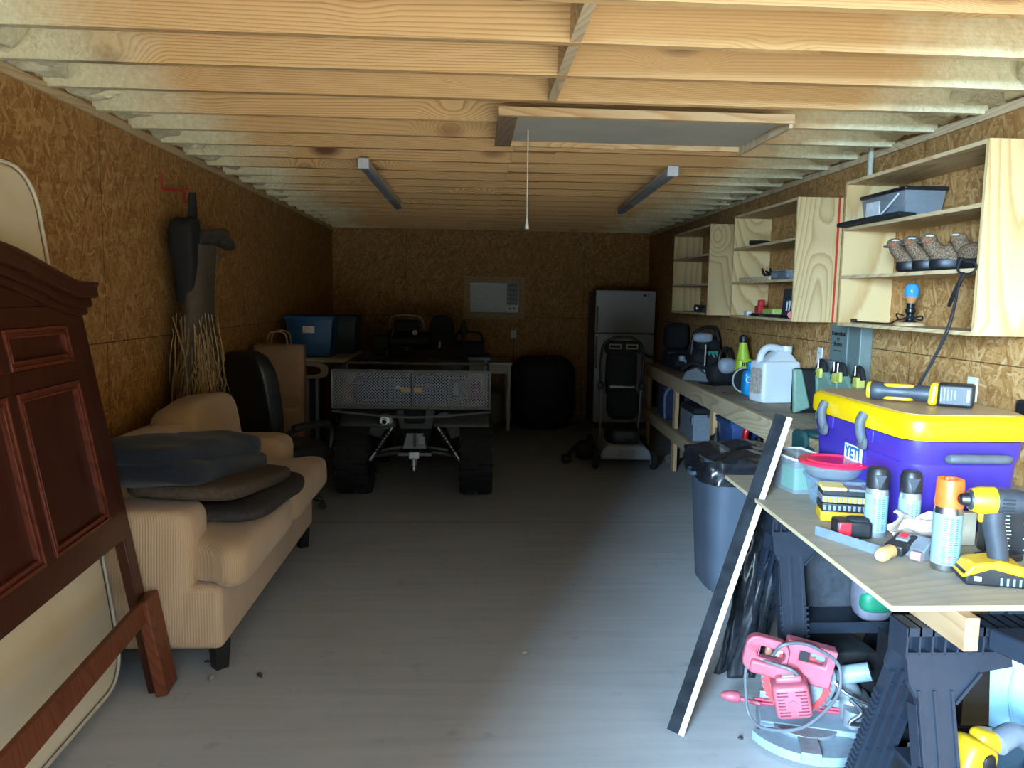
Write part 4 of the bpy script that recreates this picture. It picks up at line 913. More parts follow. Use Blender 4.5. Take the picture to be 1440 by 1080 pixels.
G().tube([(-.02+.10*math.cos(2*PI*k/28), -.12, .10+.10*math.sin(2*PI*k/28)) for k in range(28)], .007, 6, closed=True).ob('cover_ring', plain('pale_ring', (.5, .5, .48), .5), lm)
g = G()
for k in range(4): g.box((-.025+.017*k, -.062, .225), (.010, .006, .03))
g.ob('vent', BLK, lm, smooth=False)
tag(G().lathe([(.035, 0), (.035, .26), (.03, .275), (.03, .30)], (2.36, 6.15, BZ+.001), 18).ob('glass_jar', plain('grey_glass', (.30, .32, .32), .2)), 'grey cylindrical canister behind the lime green blower', 'canister')
tag(G().lathe([(.02, 0), (.022, .12), (.012, .15), (.012, .17)], (2.30, 6.02, BZ+.001), 14).ob('pill_bottle', WPL), 'small white bottle between the blue package and the canister', 'bottle')
# dark tools with teal accents at the back of the bench
TEAL = plain('teal_accent', (.06, .35, .25), .4); LGRY = plain('light_grey_plastic', (.36, .40, .46), .45)
cs2 = thing('circular_saw', 'grey and black circular saw with green ring left of the lime blower', 'saw', (2.24, 6.75, BZ+.001), rz=R(20))
G().sup((0, .02, .10), (.30, .18, .20), .6, .6, 26, amp=.01).ob('motor_body', BLKM, cs2)
G().sup((-.02, -.06, .17), (.17, .12, .14), .8, .8, 24).ob('blade_guard', LGRY, cs2)
G().tube([(.06+.06*math.cos(PI*k/8-.8), -.10, .10+.06*math.sin(PI*k/8-.8)) for k in range(9)], .007, 6).ob('green_ring', plain('green_accent', (.12, .55, .16), .4), cs2)
G().tube([(-.02, .05, .17), (.0, .06, .28), (.08, .06, .31), (.13, .06, .2)], .02, 10, smooth=5).ob('handle', BLK, cs2)
G().b2((-.18, -.11, 0), (.18, .12, .012)).ob('base_plate', DSTEEL, cs2)
ch = thing('chain_saw', 'black power tool with teal stripes in the middle of the tools on the bench', 'saw', (2.22, 7.25, BZ+.001), rz=R(10))
G().sup((0, 0, .13), (.30, .24, .25), .6, .6, 26, amp=.015).sup((.02, .02, .27), (.20, .18, .12), .6, .6, 20).ob('motor_body', BLKM, ch)
for k in range(3):
    G().tube([(-.03+.03*k+.05*math.cos(a), -.125, .16+.07*math.sin(a)) for a in [R(20+15*j) for j in range(9)]], .008, 6).ob('teal_stripe', TEAL, ch)
G().sup((-.05, -.03, .34), (.16, .10, .08), .6, .6, 20).ob('front_guard', LGRY, ch)
G().tube([(-.13, 0, .2), (-.10, 0, .38), (.06, 0, .42), (.12, 0, .28)], .016, 10, smooth=5).ob('handle', BLK, ch)
tag(G().tube([(2.13, 6.98, BZ+.012), (2.13, 6.96, 1.30)], .008, 8).ob('metal_rod', plain('pale_rod', (.35, .34, .32), .4, .4)), 'thin pale rod standing upright among the tools on the bench', 'rod')
ch.scale = (1.15, 1.15, 1.15)
cc_ = thing('extension_cord', 'coil of black cord lying on the bench between the circular saw and the chain saw', 'cord', (2.30, 7.0, BZ+.012))
G().tube([((.10+.012*math.sin(k*.7))*math.cos(k*.52), (.10+.012*math.cos(k*1.1))*math.sin(k*.52), .002+.0035*k*.5) for k in range(50)], .008, 6).ob('coil', BLKM, cc_)
pk2 = thing('battery_charger', 'black battery charger with green light strip on the bench behind the chain saw', 'charger', (2.30, 7.50, BZ+.001), rz=.2)
G().box((0, 0, .07), (.16, .20, .14)).box((0, -.02, .19), (.11, .13, .11)).ob('charger_body', BLK, pk2, bevel=.015); G().box((-.081, 0, .09), (.003, .10, .012)).ob('light_strip', plain('green_accent', (0, 0, 0)), pk2)
hs = thing('hand_sander', 'dark grey wedge-shaped sander lying at the front of the bench tools', 'sander', (2.08, 7.0, BZ+.001), rz=R(-35))
G().prism([(-.14, 0), (.14, 0), (.12, .05), (0, .13), (-.10, .09)], -.06, .06, 'Y').ob('tool_body', GREYPL, hs, bevel=.012); G().tube([(-.16, 0, .1), (-.05, 0, .16), (.08, 0, .12)], .018, 8, smooth=4).ob('handle', BLK, hs)
tr2 = thing('string_trimmer', 'long black string trimmer lying along the far end of the bench', 'trimmer', (2.15, 8.1, BZ+.001))
G().tube([(-.30, .45, .20), (-.22, .30, .12), (-.05, -.1, .06), (-.02, -.7, .03)], .014, 10, smooth=5).ob('shaft', BLK, tr2)
G().tube([(-.32, .48, .22), (-.29, .43, .19)], .026, 12).ob('end_cap', LGRY, tr2)
G().sup((.02, -.1, .10), (.24, .40, .18), .6, .6, 26, amp=.02, fr=8).ob('motor_housing', BLKM, tr2)
G().tube([(-.08, -.62, .16), (-.04, -.8, .10), (.04, -1.0, .03)], .013, 8).sup((-.09, -.60, .17), (.06, .08, .06), .6, .6, 14).ob('front_handle', LGRY, tr2)
hp = thing('backpack_blower', 'black padded power unit standing at the far end of the bench by the wall', 'power unit', (2.24, 8.45, BZ+.001))
G().sup((0, 0, .34), (.26, .24, .30), .5, .5, 26, amp=.01).ob('pad', BLKM, hp); G().sup((0, 0, .11), (.28, .30, .22), .5, .5, 24).ob('base_unit', BLK, hp)
G().ring([(-.12, .10), (.10, .10), (.10, .17), (-.12, .17)], [(-.10, .115), (.08, .115), (.08, .155), (-.10, .155)], -.165, -.15, 'Y').ob('label_frame', GREYPL, hp)
vc = thing('vacuum_head', 'dark grey round-topped vacuum between the tools and the far cabinet', 'vacuum', (2.27, 7.75, BZ+.001))
G().lathe([(.09, 0), (.10, .05), (.09, .2), (.06, .3), (.03, .34), (0, .34)], n=20).ob('canister', GREYPL, vc); G().tube([(-.05, 0, .3), (-.1, -.05, .2), (-.1, -.1, .05)], .012, 8, smooth=4).ob('hose', BLKM, vc)
tag(G().tube([(2.02, 6.1, BZ+.006), (2.10, 6.0, BZ+.006), (2.12, 5.95, BZ+.006)], .003, 5).tube([(2.02, 6.1, BZ+.006), (2.09, 6.06, BZ+.006)], .003, 5).ob('wire_clip', STEEL), 'thin wire bits lying on the bench in front of the blue package', 'wire')
# folded green stakes right of the jug
OLV = plain('sage_green', (.20, .32, .24), .5, var=.08)
fp = thing('fertilizer_spreader', 'sage green two-legged tool with black middle right of the white jug', 'tool', (2.27, 5.02, BZ+.001))
G().prism([(-.15, .30), (-.09, .30), (-.02, .04), (-.13, .0), (-.14, .15)], -.04, .0, 'Y').ob('green_leg', OLV, fp, bevel=.012)
G().prism([(.0, .30), (.06, .31), (.10, .08), (.02, .05), (.01, .2)], -.05, -.01, 'Y').ob('green_leg', OLV, fp, bevel=.012)
G().box((-.02, .03, .15), (.20, .08, .30)).ob('black_frame', BLK, fp, bevel=.02)
G().lathe([(.045, .10), (.055, .29), (.058, .30), (.0, .30)], (.08, .08, 0), 16).ob('cup', plain('taupe_plastic', (.26, .23, .20), .5), fp)
for i, (y, lb) in enumerate(((4.62, 'green and yellow ratchet strap pack standing behind the far end of the cooler'), (4.36, 'second green and yellow ratchet strap pack, nearer the slanting cord'))):
    t = thing('ratchet_strap', lb, 'strap', (2.20, y, BZ+.001), group='ratchet straps behind the cooler')
    G().prism([(-.14, 0), (.14, 0), (.13, .26), (.08, .33), (-.02, .26), (-.06, .24), (-.10, .30), (-.14, .22)], -.02, .02, 'X').ob('green_card', OLV, t, bevel=.008)
    g = G().box((-.01, .10, .30), (.05, .05, .06)).box((-.01, -.10, .30), (.05, .05, .06)); 
    G().box((-.01, .10, .30), (.05, .06, .06)).ob('yellow_buckle', plain('strap_yellow', (.62, .60, .12), .5), t, bevel=.008)
    G().box((-.01, -.11, .29), (.05, .06, .06)).ob('yellow_buckle', plain('strap_yellow', (0, 0, 0)), t, bevel=.008)
    for yy in (-.11, .10): G().tube([(-.01, yy-.05, .31), (-.01, yy-.02, .365), (-.01, yy+.03, .365), (-.01, yy+.06, .28)], .016, 8, smooth=4).ob('black_webbing', BLKM, t); G().cyl((-.035, yy, .33), (-.035, yy, .385), .006, n=8).ob('pin', STEEL, t)
tg = thing('work_gloves', 'dark teal work glove hanging over the bench edge left of the cooler', 'glove', (1.92, 4.12, BZ+.001))
TL = plain('dark_teal', (.02, .085, .09), .7, var=.2)
G().sup((.0, 0, .02), (.16, .20, .04), .6, .5, 24, amp=.01).ob('palm', TL, tg)
G().sup((-.105, .01, -.03), (.035, .17, .13), .5, .5, 20, amp=.012, fr=14).ob('fingers', TL, tg)
G().sup((-.10, -.10, -.08), (.03, .09, .09), .5, .5, 18, amp=.01, fr=14).ob('thumb', TL, tg)

# --- on the lower shelf of the bench
LZ = .434
tk = thing('toolbox', 'grey metal toolbox on the lower bench shelf', 'toolbox', (2.17, 6.95, LZ), rz=R(-2))
G().box((0, .08, .12), (.34, .50, .24)).ob('box_body', plain('blue_grey_metal', (.24, .28, .33), .5, .2), tk, bevel=.006)
G().box((0, .08, .27), (.35, .51, .06)).ob('lid', BLKM, tk, bevel=.02)
G().sup((.0, .0, .32), (.14, .14, .06), .6, .6, 18).ob('round_handle', GREYPL, tk)
G().box((-.172, -.12, .18), (.02, .035, .07)).ob('latch', STEEL, tk)
bk2 = thing('backpack', 'navy blue bag with grey trim on the far part of the lower bench shelf', 'bag', (2.17, 8.1, LZ), rz=R(5))
G().sup((0, 0, .19), (.34, .30, .38), .45, .5, 28, amp=.01).ob('bag_body', plain('navy_cloth', (.02, .035, .10), .8, var=.2), bk2)
G().tube([(-.14, -.10, .02), (-.15, -.12, .28), (-.05, -.13, .37), (.08, -.13, .34)], .014, 8, smooth=5).ob('grey_trim', plain('trim_grey', (.25, .27, .30), .6), bk2)
G().tube([(-.06, 0, .36), (0, 0, .43), (.06, 0, .36)], .012, 8, smooth=4).ob('handle', BLK, bk2)
tag(G().box((2.22, 7.65, LZ+.10), (.25, .2, .20)).ob('cardboard_box', KRAFT, bevel=.003), 'small brown cardboard box between the blue bag and the toolbox', 'box')
tag(G().b2((2.08, 6.19, .67), (2.36, 6.68, .70)).b2((2.1, 6.23, LZ), (2.34, 6.65, .67)).ob('storage_crate', plain('violet_grey', (.20, .19, .26), .6), bevel=.008), 'grey-violet crate behind the third bench post', 'crate')
tote('storage_tote', 'small clear blue tote with metal latch on the lower bench shelf', 'storage bin', (2.12, 5.85, LZ), .30, .34, .34, 0, plain('clear_blue', (.05, .10, .26), .3), plain('dark_blue_lid', (.02, .06, .12), .4))
tag(G().lathe([(.05, 0), (.05, .16), (.02, .2), (.02, .24)], (1.99, 6.12, LZ), 16).ob('dark_bottle', BLK), 'dark bottle standing beside the small clear blue tote', 'bottle')
gcn = thing('gas_can', 'red plastic fuel can with loop handle on the lower bench shelf behind the trash can', 'fuel can', (2.055, 5.35, LZ))
RDP = plain('red_plastic', (.50, .012, .015), .3)
G().sup((0, 0, .13), (.26, .20, .26), .3, .35, 30).ob('can_body', RDP, gcn)
G().tube([(-.10, 0, .24), (-.10, 0, .34), (-.05, 0, .385), (.06, 0, .385), (.10, 0, .34), (.10, 0, .24)], .022, 12, smooth=5).ob('handle', RDP, gcn)
G().cyl((.0, 0, .25), (.0, 0, .30), .03, n=14).ob('cap', BLK, gcn)
tag(G().b2((1.99, 6.40, LZ), (2.06, 6.60, LZ+.02)).ob('scrap_wood', WPL), 'pale scrap lying on the lower shelf beside the violet crate', 'scrap')

# --- trash can
TC = plain('trash_grey_blue', (.075, .095, .125), .5, var=.08, scale=5)
tc = thing('trash_can', 'large blue-grey plastic trash can lined with a black bag', 'trash can', (1.60, 4.48, 0))
def tcf(u, v):
    a = 2*PI*u; e = .45; k = .80+.20*v
    return Vector((math.copysign(abs(math.cos(a))**e, math.cos(a))*.245*k, math.copysign(abs(math.sin(a))**e, math.sin(a))*.27*k, .78*v))
G().grid(tcf, 48, 8).add([tuple(tcf(k/24, 0)) for k in range(24)], [tuple(range(24))]).ob('can_body', TC, tc, solid=.006)
G().tube([tcf(k/48, 1)*1.0+Vector((0, 0, -.01)) for k in range(48)], .020, 8, closed=True).ob('rim', TC, tc)
for sx in (-1, 1): G().tube([(sx*.235, -.06, .70), (sx*.285, -.05, .68), (sx*.285, .05, .68), (sx*.235, .06, .70)], .014, 8, smooth=4).ob('handle', TC, tc)
LIN = plain('liner_black', (.016, .017, .02), .22, var=.3)
def lnf(u, v):
    a = 2*PI*u; e = .45; c = math.copysign(abs(math.cos(a))**e, math.cos(a)); s_ = math.copysign(abs(math.sin(a))**e, math.sin(a))
    if v < .3: r_ = .302; z = .66+.125*(v/.3)
    else: t = (v-.3)/.7; r_ = .302*(1-t)+.0; z = .79 + .035*math.sin(PI*min(1, t*1.1))
    p = Vector((c*r_*.9, s_*r_, z)); n_ = noise.noise_vector(p*9)*.035 + noise.noise_vector(p*25)*.012
    if v < .3: n_ = Vector((c, s_, 0))*abs(n_.x)*.8
    return p + n_
G().grid(lnf, 80, 30).ob('liner', LIN, tc, ang=50)

# --- painted board leaning on the table edge
sd = thing('leaning_board', 'narrow board with black painted face and pale edge leaning against the table', 'board', (.80, 2.82, 0))
a = Vector((.0, .0, .02)); b = Vector((.445, .20, 1.245)); d = (b-a).normalized()
side = Vector((.92, -.38, 0)); side = (side - d*side.dot(d)).normalized()
G().bar(a, b, .046, .030, up=d.cross(side)).ob('painted_face', plain('black_painted_wood', (.014, .016, .019), .9, var=.4, scale=15, bump=.3, spec=.15), sd, bevel=.002)
o_ = side*.034
G().bar(a+o_, b+o_, .022, .030, up=d.cross(side)).ob('pale_edge', wood('fresh_edge', (.56, .50, .38), (.46, .39, .26), 'Z', 2, 0), sd)

# --- table: plywood on folding sawhorses
TZ = .92
tbp = G().prism([(1.095, 1.875), (2.38, 1.875), (2.38, 3.36), (1.143, 3.36)], TZ-.014, TZ, 'Z')
tp_ = thing('plywood_table', 'weathered plywood sheet laid on sawhorses as a table', 'table', (1.75, 2.6, TZ-.014))
G(W(tp_)).prism([(1.095, 1.875), (2.38, 1.875), (2.38, 3.36), (1.143, 3.36)], TZ-.014, TZ, 'Z').ob('plywood_sheet', M_TABLE, tp_, bevel=.001)
G(W(tp_)).bar((1.0945, 1.8755, TZ-.007), (1.1425, 3.36, TZ-.007), .003, .0142).ob('sheet_edge', M_PLYEDGE, tp_)
G(W(tp_)).bar((1.095, 1.8745, TZ-.007), (2.38, 1.8745, TZ-.007), .003, .0142).ob('sheet_edge', M_PLYEDGE, tp_)
for i, (x, lb) in enumerate(((1.285, 'pine two-by-four under the plywood sheet, its end showing at the front edge'), (2.05, 'pine two-by-four under the right half of the plywood sheet'))):
    o = G().b2((x-.019, 1.83, TZ-.105), (x+.019, 3.34, TZ-.0155)).ob('two_by_four', M_PINE_Y if False else wood('stud_pine', (.44, .28, .15), (.32, .18, .08), 'Y', 2, .3), bevel=.002); tag(o, lb, 'lumber', 'two-by-fours under the plywood table')
HP = plain('sawhorse_plastic', (.013, .018, .028), .42, var=.12)
def horse(label, y, x0=1.205, x1=1.93, hz=.814):
    t = thing('sawhorse', label, 'sawhorse', ((x0+x1)/2, y, 0), group='folding sawhorses under the plywood table')
    g = at(t); g.b2((x0, y-.045, hz-.025), (x1, y+.045, hz)).b2((x0, y-.01, hz-.09), (x1, y+.01, hz-.02)).b2((x0, y-.045, hz-.09), (x1, y+.045, hz-.075))
    nr = int((x1-x0)/.035)
    for k in range(nr+1): g.b2((x0+k*(x1-x0)/nr-.003, y-.045, hz-.09), (x0+k*(x1-x0)/nr+.003, y+.045, hz))
    g.ob('top_beam', HP, t, smooth=False)
    for sy in (-1, 1):
        sp_ = .20 if sy < 0 else .30
        pl = G(Matrix.Translation((0, (sy*.03), hz-.075)) @ Matrix.Rotation(sy*math.atan2(sp_, hz-.075), 4, 'X'))
        LL = math.hypot(sp_, hz-.075)
        def X(x): return x-(x0+x1)/2
        for sx in (-1, 1):
            xa = X(x0) if sx < 0 else X(x1); dr_ = -sx
            leg = [(xa, 0), (xa+dr_*.30, 0), (xa+dr_*.30, -.04), (xa+dr_*.20, -.055), (xa+dr_*.125, -.13), (xa+dr_*.125, -LL), (xa+dr_*.02, -LL), (xa+dr_*.02, -.12), (xa, -.08)]
            g = G(pl.M)
            if sy < 0: g.prism(leg, -.014, .004, 'Y')
            else:
                g.prism([(xa, 0), (xa+dr_*.22, 0), (xa+dr_*.125, -.13), (xa+dr_*.02, -.12), (xa, -.08)], -.006, .008, 'Y')
                for xx in (.022, .056, .090, .122): g.b2((xa+dr_*xx-.007, -.018, -LL), (xa+dr_*xx+.007, .020, -.10))
                for k in range(5): g.b2((xa+dr_*.022, -.002, -LL+.02+k*.15), (xa+dr_*.122, .004, -LL+.032+k*.15))
                for k in range(24): g.b2((xa+dr_*.006, -.014, -.20-k*.0235), (xa+dr_*.02, .014, -.212-k*.0235))
            if sy < 0:
                for xx in (.024, .068, .118): g.b2((xa+dr_*xx-.004, -.022, -LL), (xa+dr_*xx+.004, -.012, -.10))
                g.bar((xa+dr_*.125, -.018, -.135), (xa+dr_*.205, -.018, -.055), .008, .008)
                for k in range(22): g.b2((xa+dr_*.013, -.02, -.30-k*.0225), (xa+dr_*.026, .0, -.31-k*.0225))
                for k in range(22): g.b2((xa+dr_*.112, -.03, -.30-k*.0225), (xa+dr_*.128, -.014, -.31-k*.0225))
                for xx in (.02, .05, .085, .12): g.b2((xa+dr_*xx-.002, -.01, -LL+.0), (xa+dr_*xx+.002, .035, -.14))
            g.ob('leg', HP, t, smooth=False)
    at(t).b2((x0+.10, y-.11, .33), (x1-.10, y+.15, .345)).b2((x0+.10, y-.11, .345), (x1-.10, y-.10, .375)).ob('folding_tray', HP, t, smooth=False)
    return t
horse('black folding sawhorse under the front edge of the plywood table', 2.02)
horse('black folding sawhorse under the far end of the plywood table', 3.12, 1.26, 2.0)

# --- black plastic sheeting over the far sawhorse
def bgf(u, v):
    x = 1.12 + .17*u + v*.12; z = .02+.82*v; y = 3.27 - .02*v + .02*math.sin(u*9)
    p = Vector((x, y, z)); return p + noise.noise_vector(Vector((u*7, v*2.2, 3)))*.035 + noise.noise_vector(Vector((u*16, v*6, 3)))*.010
tag(G().grid(bgf, 40, 60).ob('plastic_sheeting', LIN, solid=.004, ang=60), 'crinkled black plastic sheeting hanging beside the far sawhorse down to the floor', 'plastic sheet')

# --- the cooler
PUR = plain('purple_cooler', (.045, .024, .25), .38, var=.10, scale=9); YEL = plain('yellow_cooler', (.78, .47, .004), .32, var=.02, coat=.3)
GRB = plain('grey_rubber_latch', (.075, .085, .095), .6, var=.15)
clr = thing('cooler', 'large purple hard cooler with yellow lid standing on the plywood table', 'cooler', (1.68, 2.86, TZ+.001))
def rbx(hx, hy, r, n=8):
    out = []
    for cx, cy, a0 in ((hx-r, hy-r, 0), (-hx+r, hy-r, 90), (-hx+r, -hy+r, 180), (hx-r, -hy+r, 270)):
        for k in range(n+1):
            a = R(a0+90*k/n); out.append((cx+r*math.cos(a), cy+r*math.sin(a)))
    return out
def loft(levels, m, name, parent, **k):
    g = G(); vs = []; n = len(rbx(.1, .1, .01))
    for hx, hy, r, z in levels: vs += [(x, y, z) for x, y in rbx(hx, hy, r)]
    fs = [tuple(range(n-1, -1, -1)), tuple(range((len(levels)-1)*n, len(levels)*n))]
    for i in range(len(levels)-1):
        for k_ in range(n): fs.append((i*n+k_, i*n+(k_+1) % n, (i+1)*n+(k_+1) % n, (i+1)*n+k_))
    return g.add(vs, fs).ob(name, m, parent, **k)
bdy = loft([(.185, .350, .06, .0), (.192, .358, .06, .02), (.203, .370, .07, .235), (.203, .370, .07, .24), (.213, .381, .08, .262), (.216, .384, .08, .318)], PUR, 'cooler_body', clr)
loft([(.214, .382, .08, .318), (.214, .382, .08, .324)], BLK, 'gasket', clr)
lidc = loft([(.226, .394, .085, .324), (.230, .398, .088, .332), (.230, .398, .088, .385), (.222, .390, .085, .402), (.212, .380, .08, .408)], YEL, 'lid', clr)
loft([(.208, .376, .078, .408), (.206, .374, .078, .4105)], plain('tan_lid_panel', (.42, .27, .14), .45, var=.08, scale=6), 'lid_top', lidc)  # thin tan panel covering the top of the yellow lid
for y in (.20, -.115):
    G().tube([(-.236, y, .375), (-.250, y, .345), (-.246, y, .30), (-.232, y, .265)], [.018, .026, .024, .018], 10, smooth=4).sup((-.238, y, .265), (.02, .06, .05), .6, .6, 14).ob('latch', GRB, clr)
    G().box((-.216, y, .295), (.006, .075, .045)).ob('latch_recess', plain('recess_purple', (.05, .025, .28), .5), bdy, bevel=.004)
G().tube([(-.075, -.385, .262), (-.07, -.415, .268), (.10, -.415, .268), (.105, -.385, .262)], .016, 10, smooth=5).ob('end_handle', GRB, clr)
G().box((.015, -.417, .268), (.17, .010, .028)).ob('handle_grip', plain('grip_grey', (.30, .33, .36), .6, bump=.4, scale=80), clr, bevel=.006)
G().tube([(-.075, .385, .262), (-.07, .415, .268), (.10, .415, .268), (.105, .385, .262)], .016, 10, smooth=5).ob('end_handle', GRB, clr)
bdg = G().box((-.207, .005, .202), (.006, .135, .062)).ob('badge', plain('badge_pale', (.66, .78, .84), .4, var=.03), bdy, bevel=.003)
text('YETI', .062, plain('badge_blue', (.01, .10, .30), .4), bdg, (-.2108, .005, .202), (PI/2, 0, -PI/2), bold=.002, sx=.95)
G().tube([(-.2055, .36, .238), (-.2055, -.32, .238)], .002, 6).ob('seam_line', plain('recess_purple', (0, 0, 0)), bdy)
CZ = TZ+.001+.412
# cordless tool on the cooler lid
DY = plain('tool_yellow', (.62, .36, .01), .45, var=.05); DG = plain('tool_dark', (.030, .036, .045), .5, var=.15)
gr2 = thing('cordless_light', 'yellow and black cordless tool with big black battery lying on the cooler lid', 'power tool', (1.66, 2.76, CZ), rz=R(-36))
G().lathe([(.030, -.17), (.036, -.16), (.034, -.13), (.026, -.11), (.024, -.04), (.030, 0), (.030, .03)], (0, 0, .038), 24, 'X').ob('grip', DG, gr2)
G().lathe([(.031, -.181), (.034, -.172), (.033, -.168), (.028, -.168)], (0, 0, .038), 24, 'X').ob('lens_ring', DY, gr2)
for sz in (.062, .014): G().sup((-.075, 0, sz), (.11, .045, .016), .6, .6, 18).ob('yellow_side', DY, gr2)
G().box((.045, 0, .042), (.03, .085, .082), (0, .1, 0)).ob('yellow_collar', DY, gr2, bevel=.01)
btb = G().box((.115, 0, .0425), (.115, .095, .081)).ob('battery', BLK, gr2, bevel=.010, seg=3)
for k in range(5): G().box((.070+k*.011, -.049, .045), (.004, .004, .05-.004*k)).ob('battery_rib', GREYPL, btb)
G().box((.155, -.0485, .045), (.008, .003, .045)).ob('pale_stripe', plain('pale_grey', (.40, .44, .46), .4), btb)

# --- things on the plywood table
T = TZ+.001
def can(label, loc, h, r, cap, label_m, orange=False):
    t = thing('spray_can', label, 'spray can', loc, rz=R(-15))
    hb2 = h*.70
    G().lathe([(r*.94, 0), (r, .006), (r, hb2-.012), (r*.93, hb2)], n=32).ob('can_body', STEEL if orange else plain('can_silver', (.40, .42, .44), .35, .7), t)
    G().lathe([(r+.0006, .02), (r+.0006, hb2-.02)], n=32).ob('paper_wrap', label_m, t)
    if orange: c_ = G().lathe([(r*1.0, hb2), (r*1.02, hb2+.005), (r*.97, h-.01), (r*.92, h), (r*.5, h), (r*.48, h-.012), (0, h-.012)], n=28).ob('cap', cap, t); G().sup((-.3*r, -.2*r, h-.002), (.016, .016, .02), .6, .6, 12).ob('nozzle', cap, c_)
    else: c_ = G().lathe([(r*1.0, hb2), (r*1.02, hb2+.004), (r*1.0, h-.018), (r*.8, h-.003), (r*.55, h), (0, h)], n=28).ob('cap', cap, t)
    if not orange: G().prism([(-.018, h-.02), (.018, h-.02), (0, h-.065)], -r*1.02-.002, -r*.98, 'Y').ob('cap_arrow', DG, c_)
    tm = plain('label_print', (.07, .12, .16), .6)
    g = G(); rr = random.Random(int(h*1000))
    for k in range(int((hb2-.05)/.007)):
        for sg in (-.40, .0, .40):
            wd_ = .012*rr.uniform(.5, 1); a = sg
            c = Vector((math.sin(a)*(r+.001), -math.cos(a)*(r+.001), .026+k*.007)); g.box(c, (wd_, .0008, .0028), (0, 0, a))
    g.ob('fine_print', tm, t, smooth=False); t.children[-1]['kind'] = 'stuff'
    return t
LBL = plain('label_pale_blue', (.20, .31, .345), .5, var=.05)
can('black-capped spray can with pale label beside the battery case on the plywood table', (1.362, 2.47, T), .235, .036, BLK, LBL)
can('black-capped spray can behind the crumpled brown paper against the cooler', (1.435, 2.40, T), .24, .033, BLK, LBL)
can('tall spray can with bright orange cap at the front of the plywood table', (1.405, 2.15, T), .272, .0385, plain('orange_cap', (.85, .13, .02), .4), LBL, True)
# impact driver
dv = thing('impact_driver', 'yellow and black cordless driver standing on its battery at the right front of the table', 'power tool', (1.475, 2.035, T), rz=R(-14))
G().prism([(-.085, 0), (.07, 0), (.075, .03), (.06, .052), (-.055, .056), (-.09, .035)], -.042, .042, 'Y').ob('battery', BLK, dv, bevel=.008, seg=3)
bt = dv.children[-1]
G().prism([(-.095, .02), (-.07, .062), (.0, .075), (.062, .062), (.075, .030), (.05, .035), (-.02, .05), (-.07, .03)], -.045, .045, 'Y').ob('battery_cap', DY, dv, bevel=.006)
for k in range(4): G().box((.005+k*.016, -.0435, .018), (.006, .003, .022)).ob('battery_rib', GREYPL, bt)
G().box((-.055, -.044, .022), (.018, .002, .012)).ob('badge', WPL, bt)
G().tube([(.01, 0, .065), (.0, 0, .12), (-.012, 0, .175), (-.012, 0, .21)], [.026, .022, .024, .03], 16, smooth=4).ob('grip', DG, dv)
hdv = G().lathe([(.016, -.078), (.027, -.074), (.030, -.068), (.036, -.05), (.038, .0), (.036, .05), (.028, .075), (.0, .082)], (-.005, 0, .235), 28, 'X').ob('motor_housing', DG, dv)
G().lathe([(.0315, -.069), (.0375, -.051), (.0395, -.01), (.036, -.01)], (-.005, 0, .235), 28, 'X').ob('yellow_shell', DY, hdv)
g = G()
for k in range(4): g.box((.010-.0, -.039, .215+k*.011), (.03, .003, .004))
g.ob('vent_slots', BLK, hdv, smooth=False)
G().lathe([(.010, -.10), (.016, -.095), (.020, -.075)], (-.005, 0, .235), 20, 'X').ob('chuck', DSTEEL, hdv)
G().sup((-.045, 0, .19), (.014, .018, .035), .6, .6, 14).ob('trigger', DY, dv)
# tubs and cases
tb1 = thing('plastic_tub', 'clear rectangular tub with green contents at the far end of the plywood table', 'tub', (1.37, 3.13, T), rz=R(8))
loft([(.070, .11, .02, .0), (.080, .12, .02, .145)], CLR, 'tub_body', tb1); G().tube([(x, y, .145) for x, y in rbx(.082, .122, .02)], .005, 6, closed=True).ob('rim', WPL, tb1)
G().box((-.030, -.05, .06), (.08, .10, .09)).ob('green_box', plain('green_box', (.02, .30, .14), .4), tb1); G().box((-.02, .05, .05), (.10, .09, .08)).ob('dark_contents', BLK, tb1)
tb2 = thing('plastic_tub', 'clear tub full of screws behind the yellow and black bit case', 'tub', (1.42, 2.86, T), rz=R(-6))
ICE = plain('icy_plastic', (.27, .37, .47), .25, var=.12, scale=60, alpha=.6)
loft([(.085, .075, .018, .0), (.105, .09, .02, .10), (.112, .097, .02, .102), (.112, .097, .02, .112)], ICE, 'tub_body', tb2)
scw = G(); rr = random.Random(9)
for k in range(90):
    p = Vector((rr.uniform(-.075, .075), rr.uniform(-.065, .065), rr.uniform(.01, .085))); d = Vector((rr.uniform(-1, 1), rr.uniform(-1, 1), rr.uniform(-.5, .5))).normalized()*.018
    scw.cyl(p-d, p+d, .0025, n=5)
so = scw.ob('screws', STEEL, tb2); so['kind'] = 'stuff'
tb3 = thing('food_container', 'low round clear container with red lid on top of the tub of screws', 'container', (1.40, 2.87, T+.113), rz=0)
G().lathe([(.085, 0), (.10, .015), (.118, .05)], n=36).ob('container_body', CLR, tb3)
RL = plain('red_lid', (.72, .02, .06), .3, var=.04)
G().lathe([(.118, .046), (.130, .050), (.132, .058), (.126, .062), (.105, .060), (.100, .066), (.092, .066), (.088, .060), (.03, .060), (0, .060)], n=40).ob('lid', RL, tb3)
bx = thing('bit_case', 'stacked yellow and black tool bit case with clear lid on the plywood table', 'case', (1.338, 2.665, T), rz=R(-14))
G().box((0, 0, .018), (.155, .10, .036)).ob('lower_tray', DY, bx, bevel=.006); 
for (z, h, m_) in ((.052, .030, BLK), (.081, .024, plain('clear_dark', (.18, .19, .20), .2)), (.105, .022, BLK)): G().box((0, 0, z), (.15, .098, h)).ob('bit_tray', m_, bx, bevel=.004)
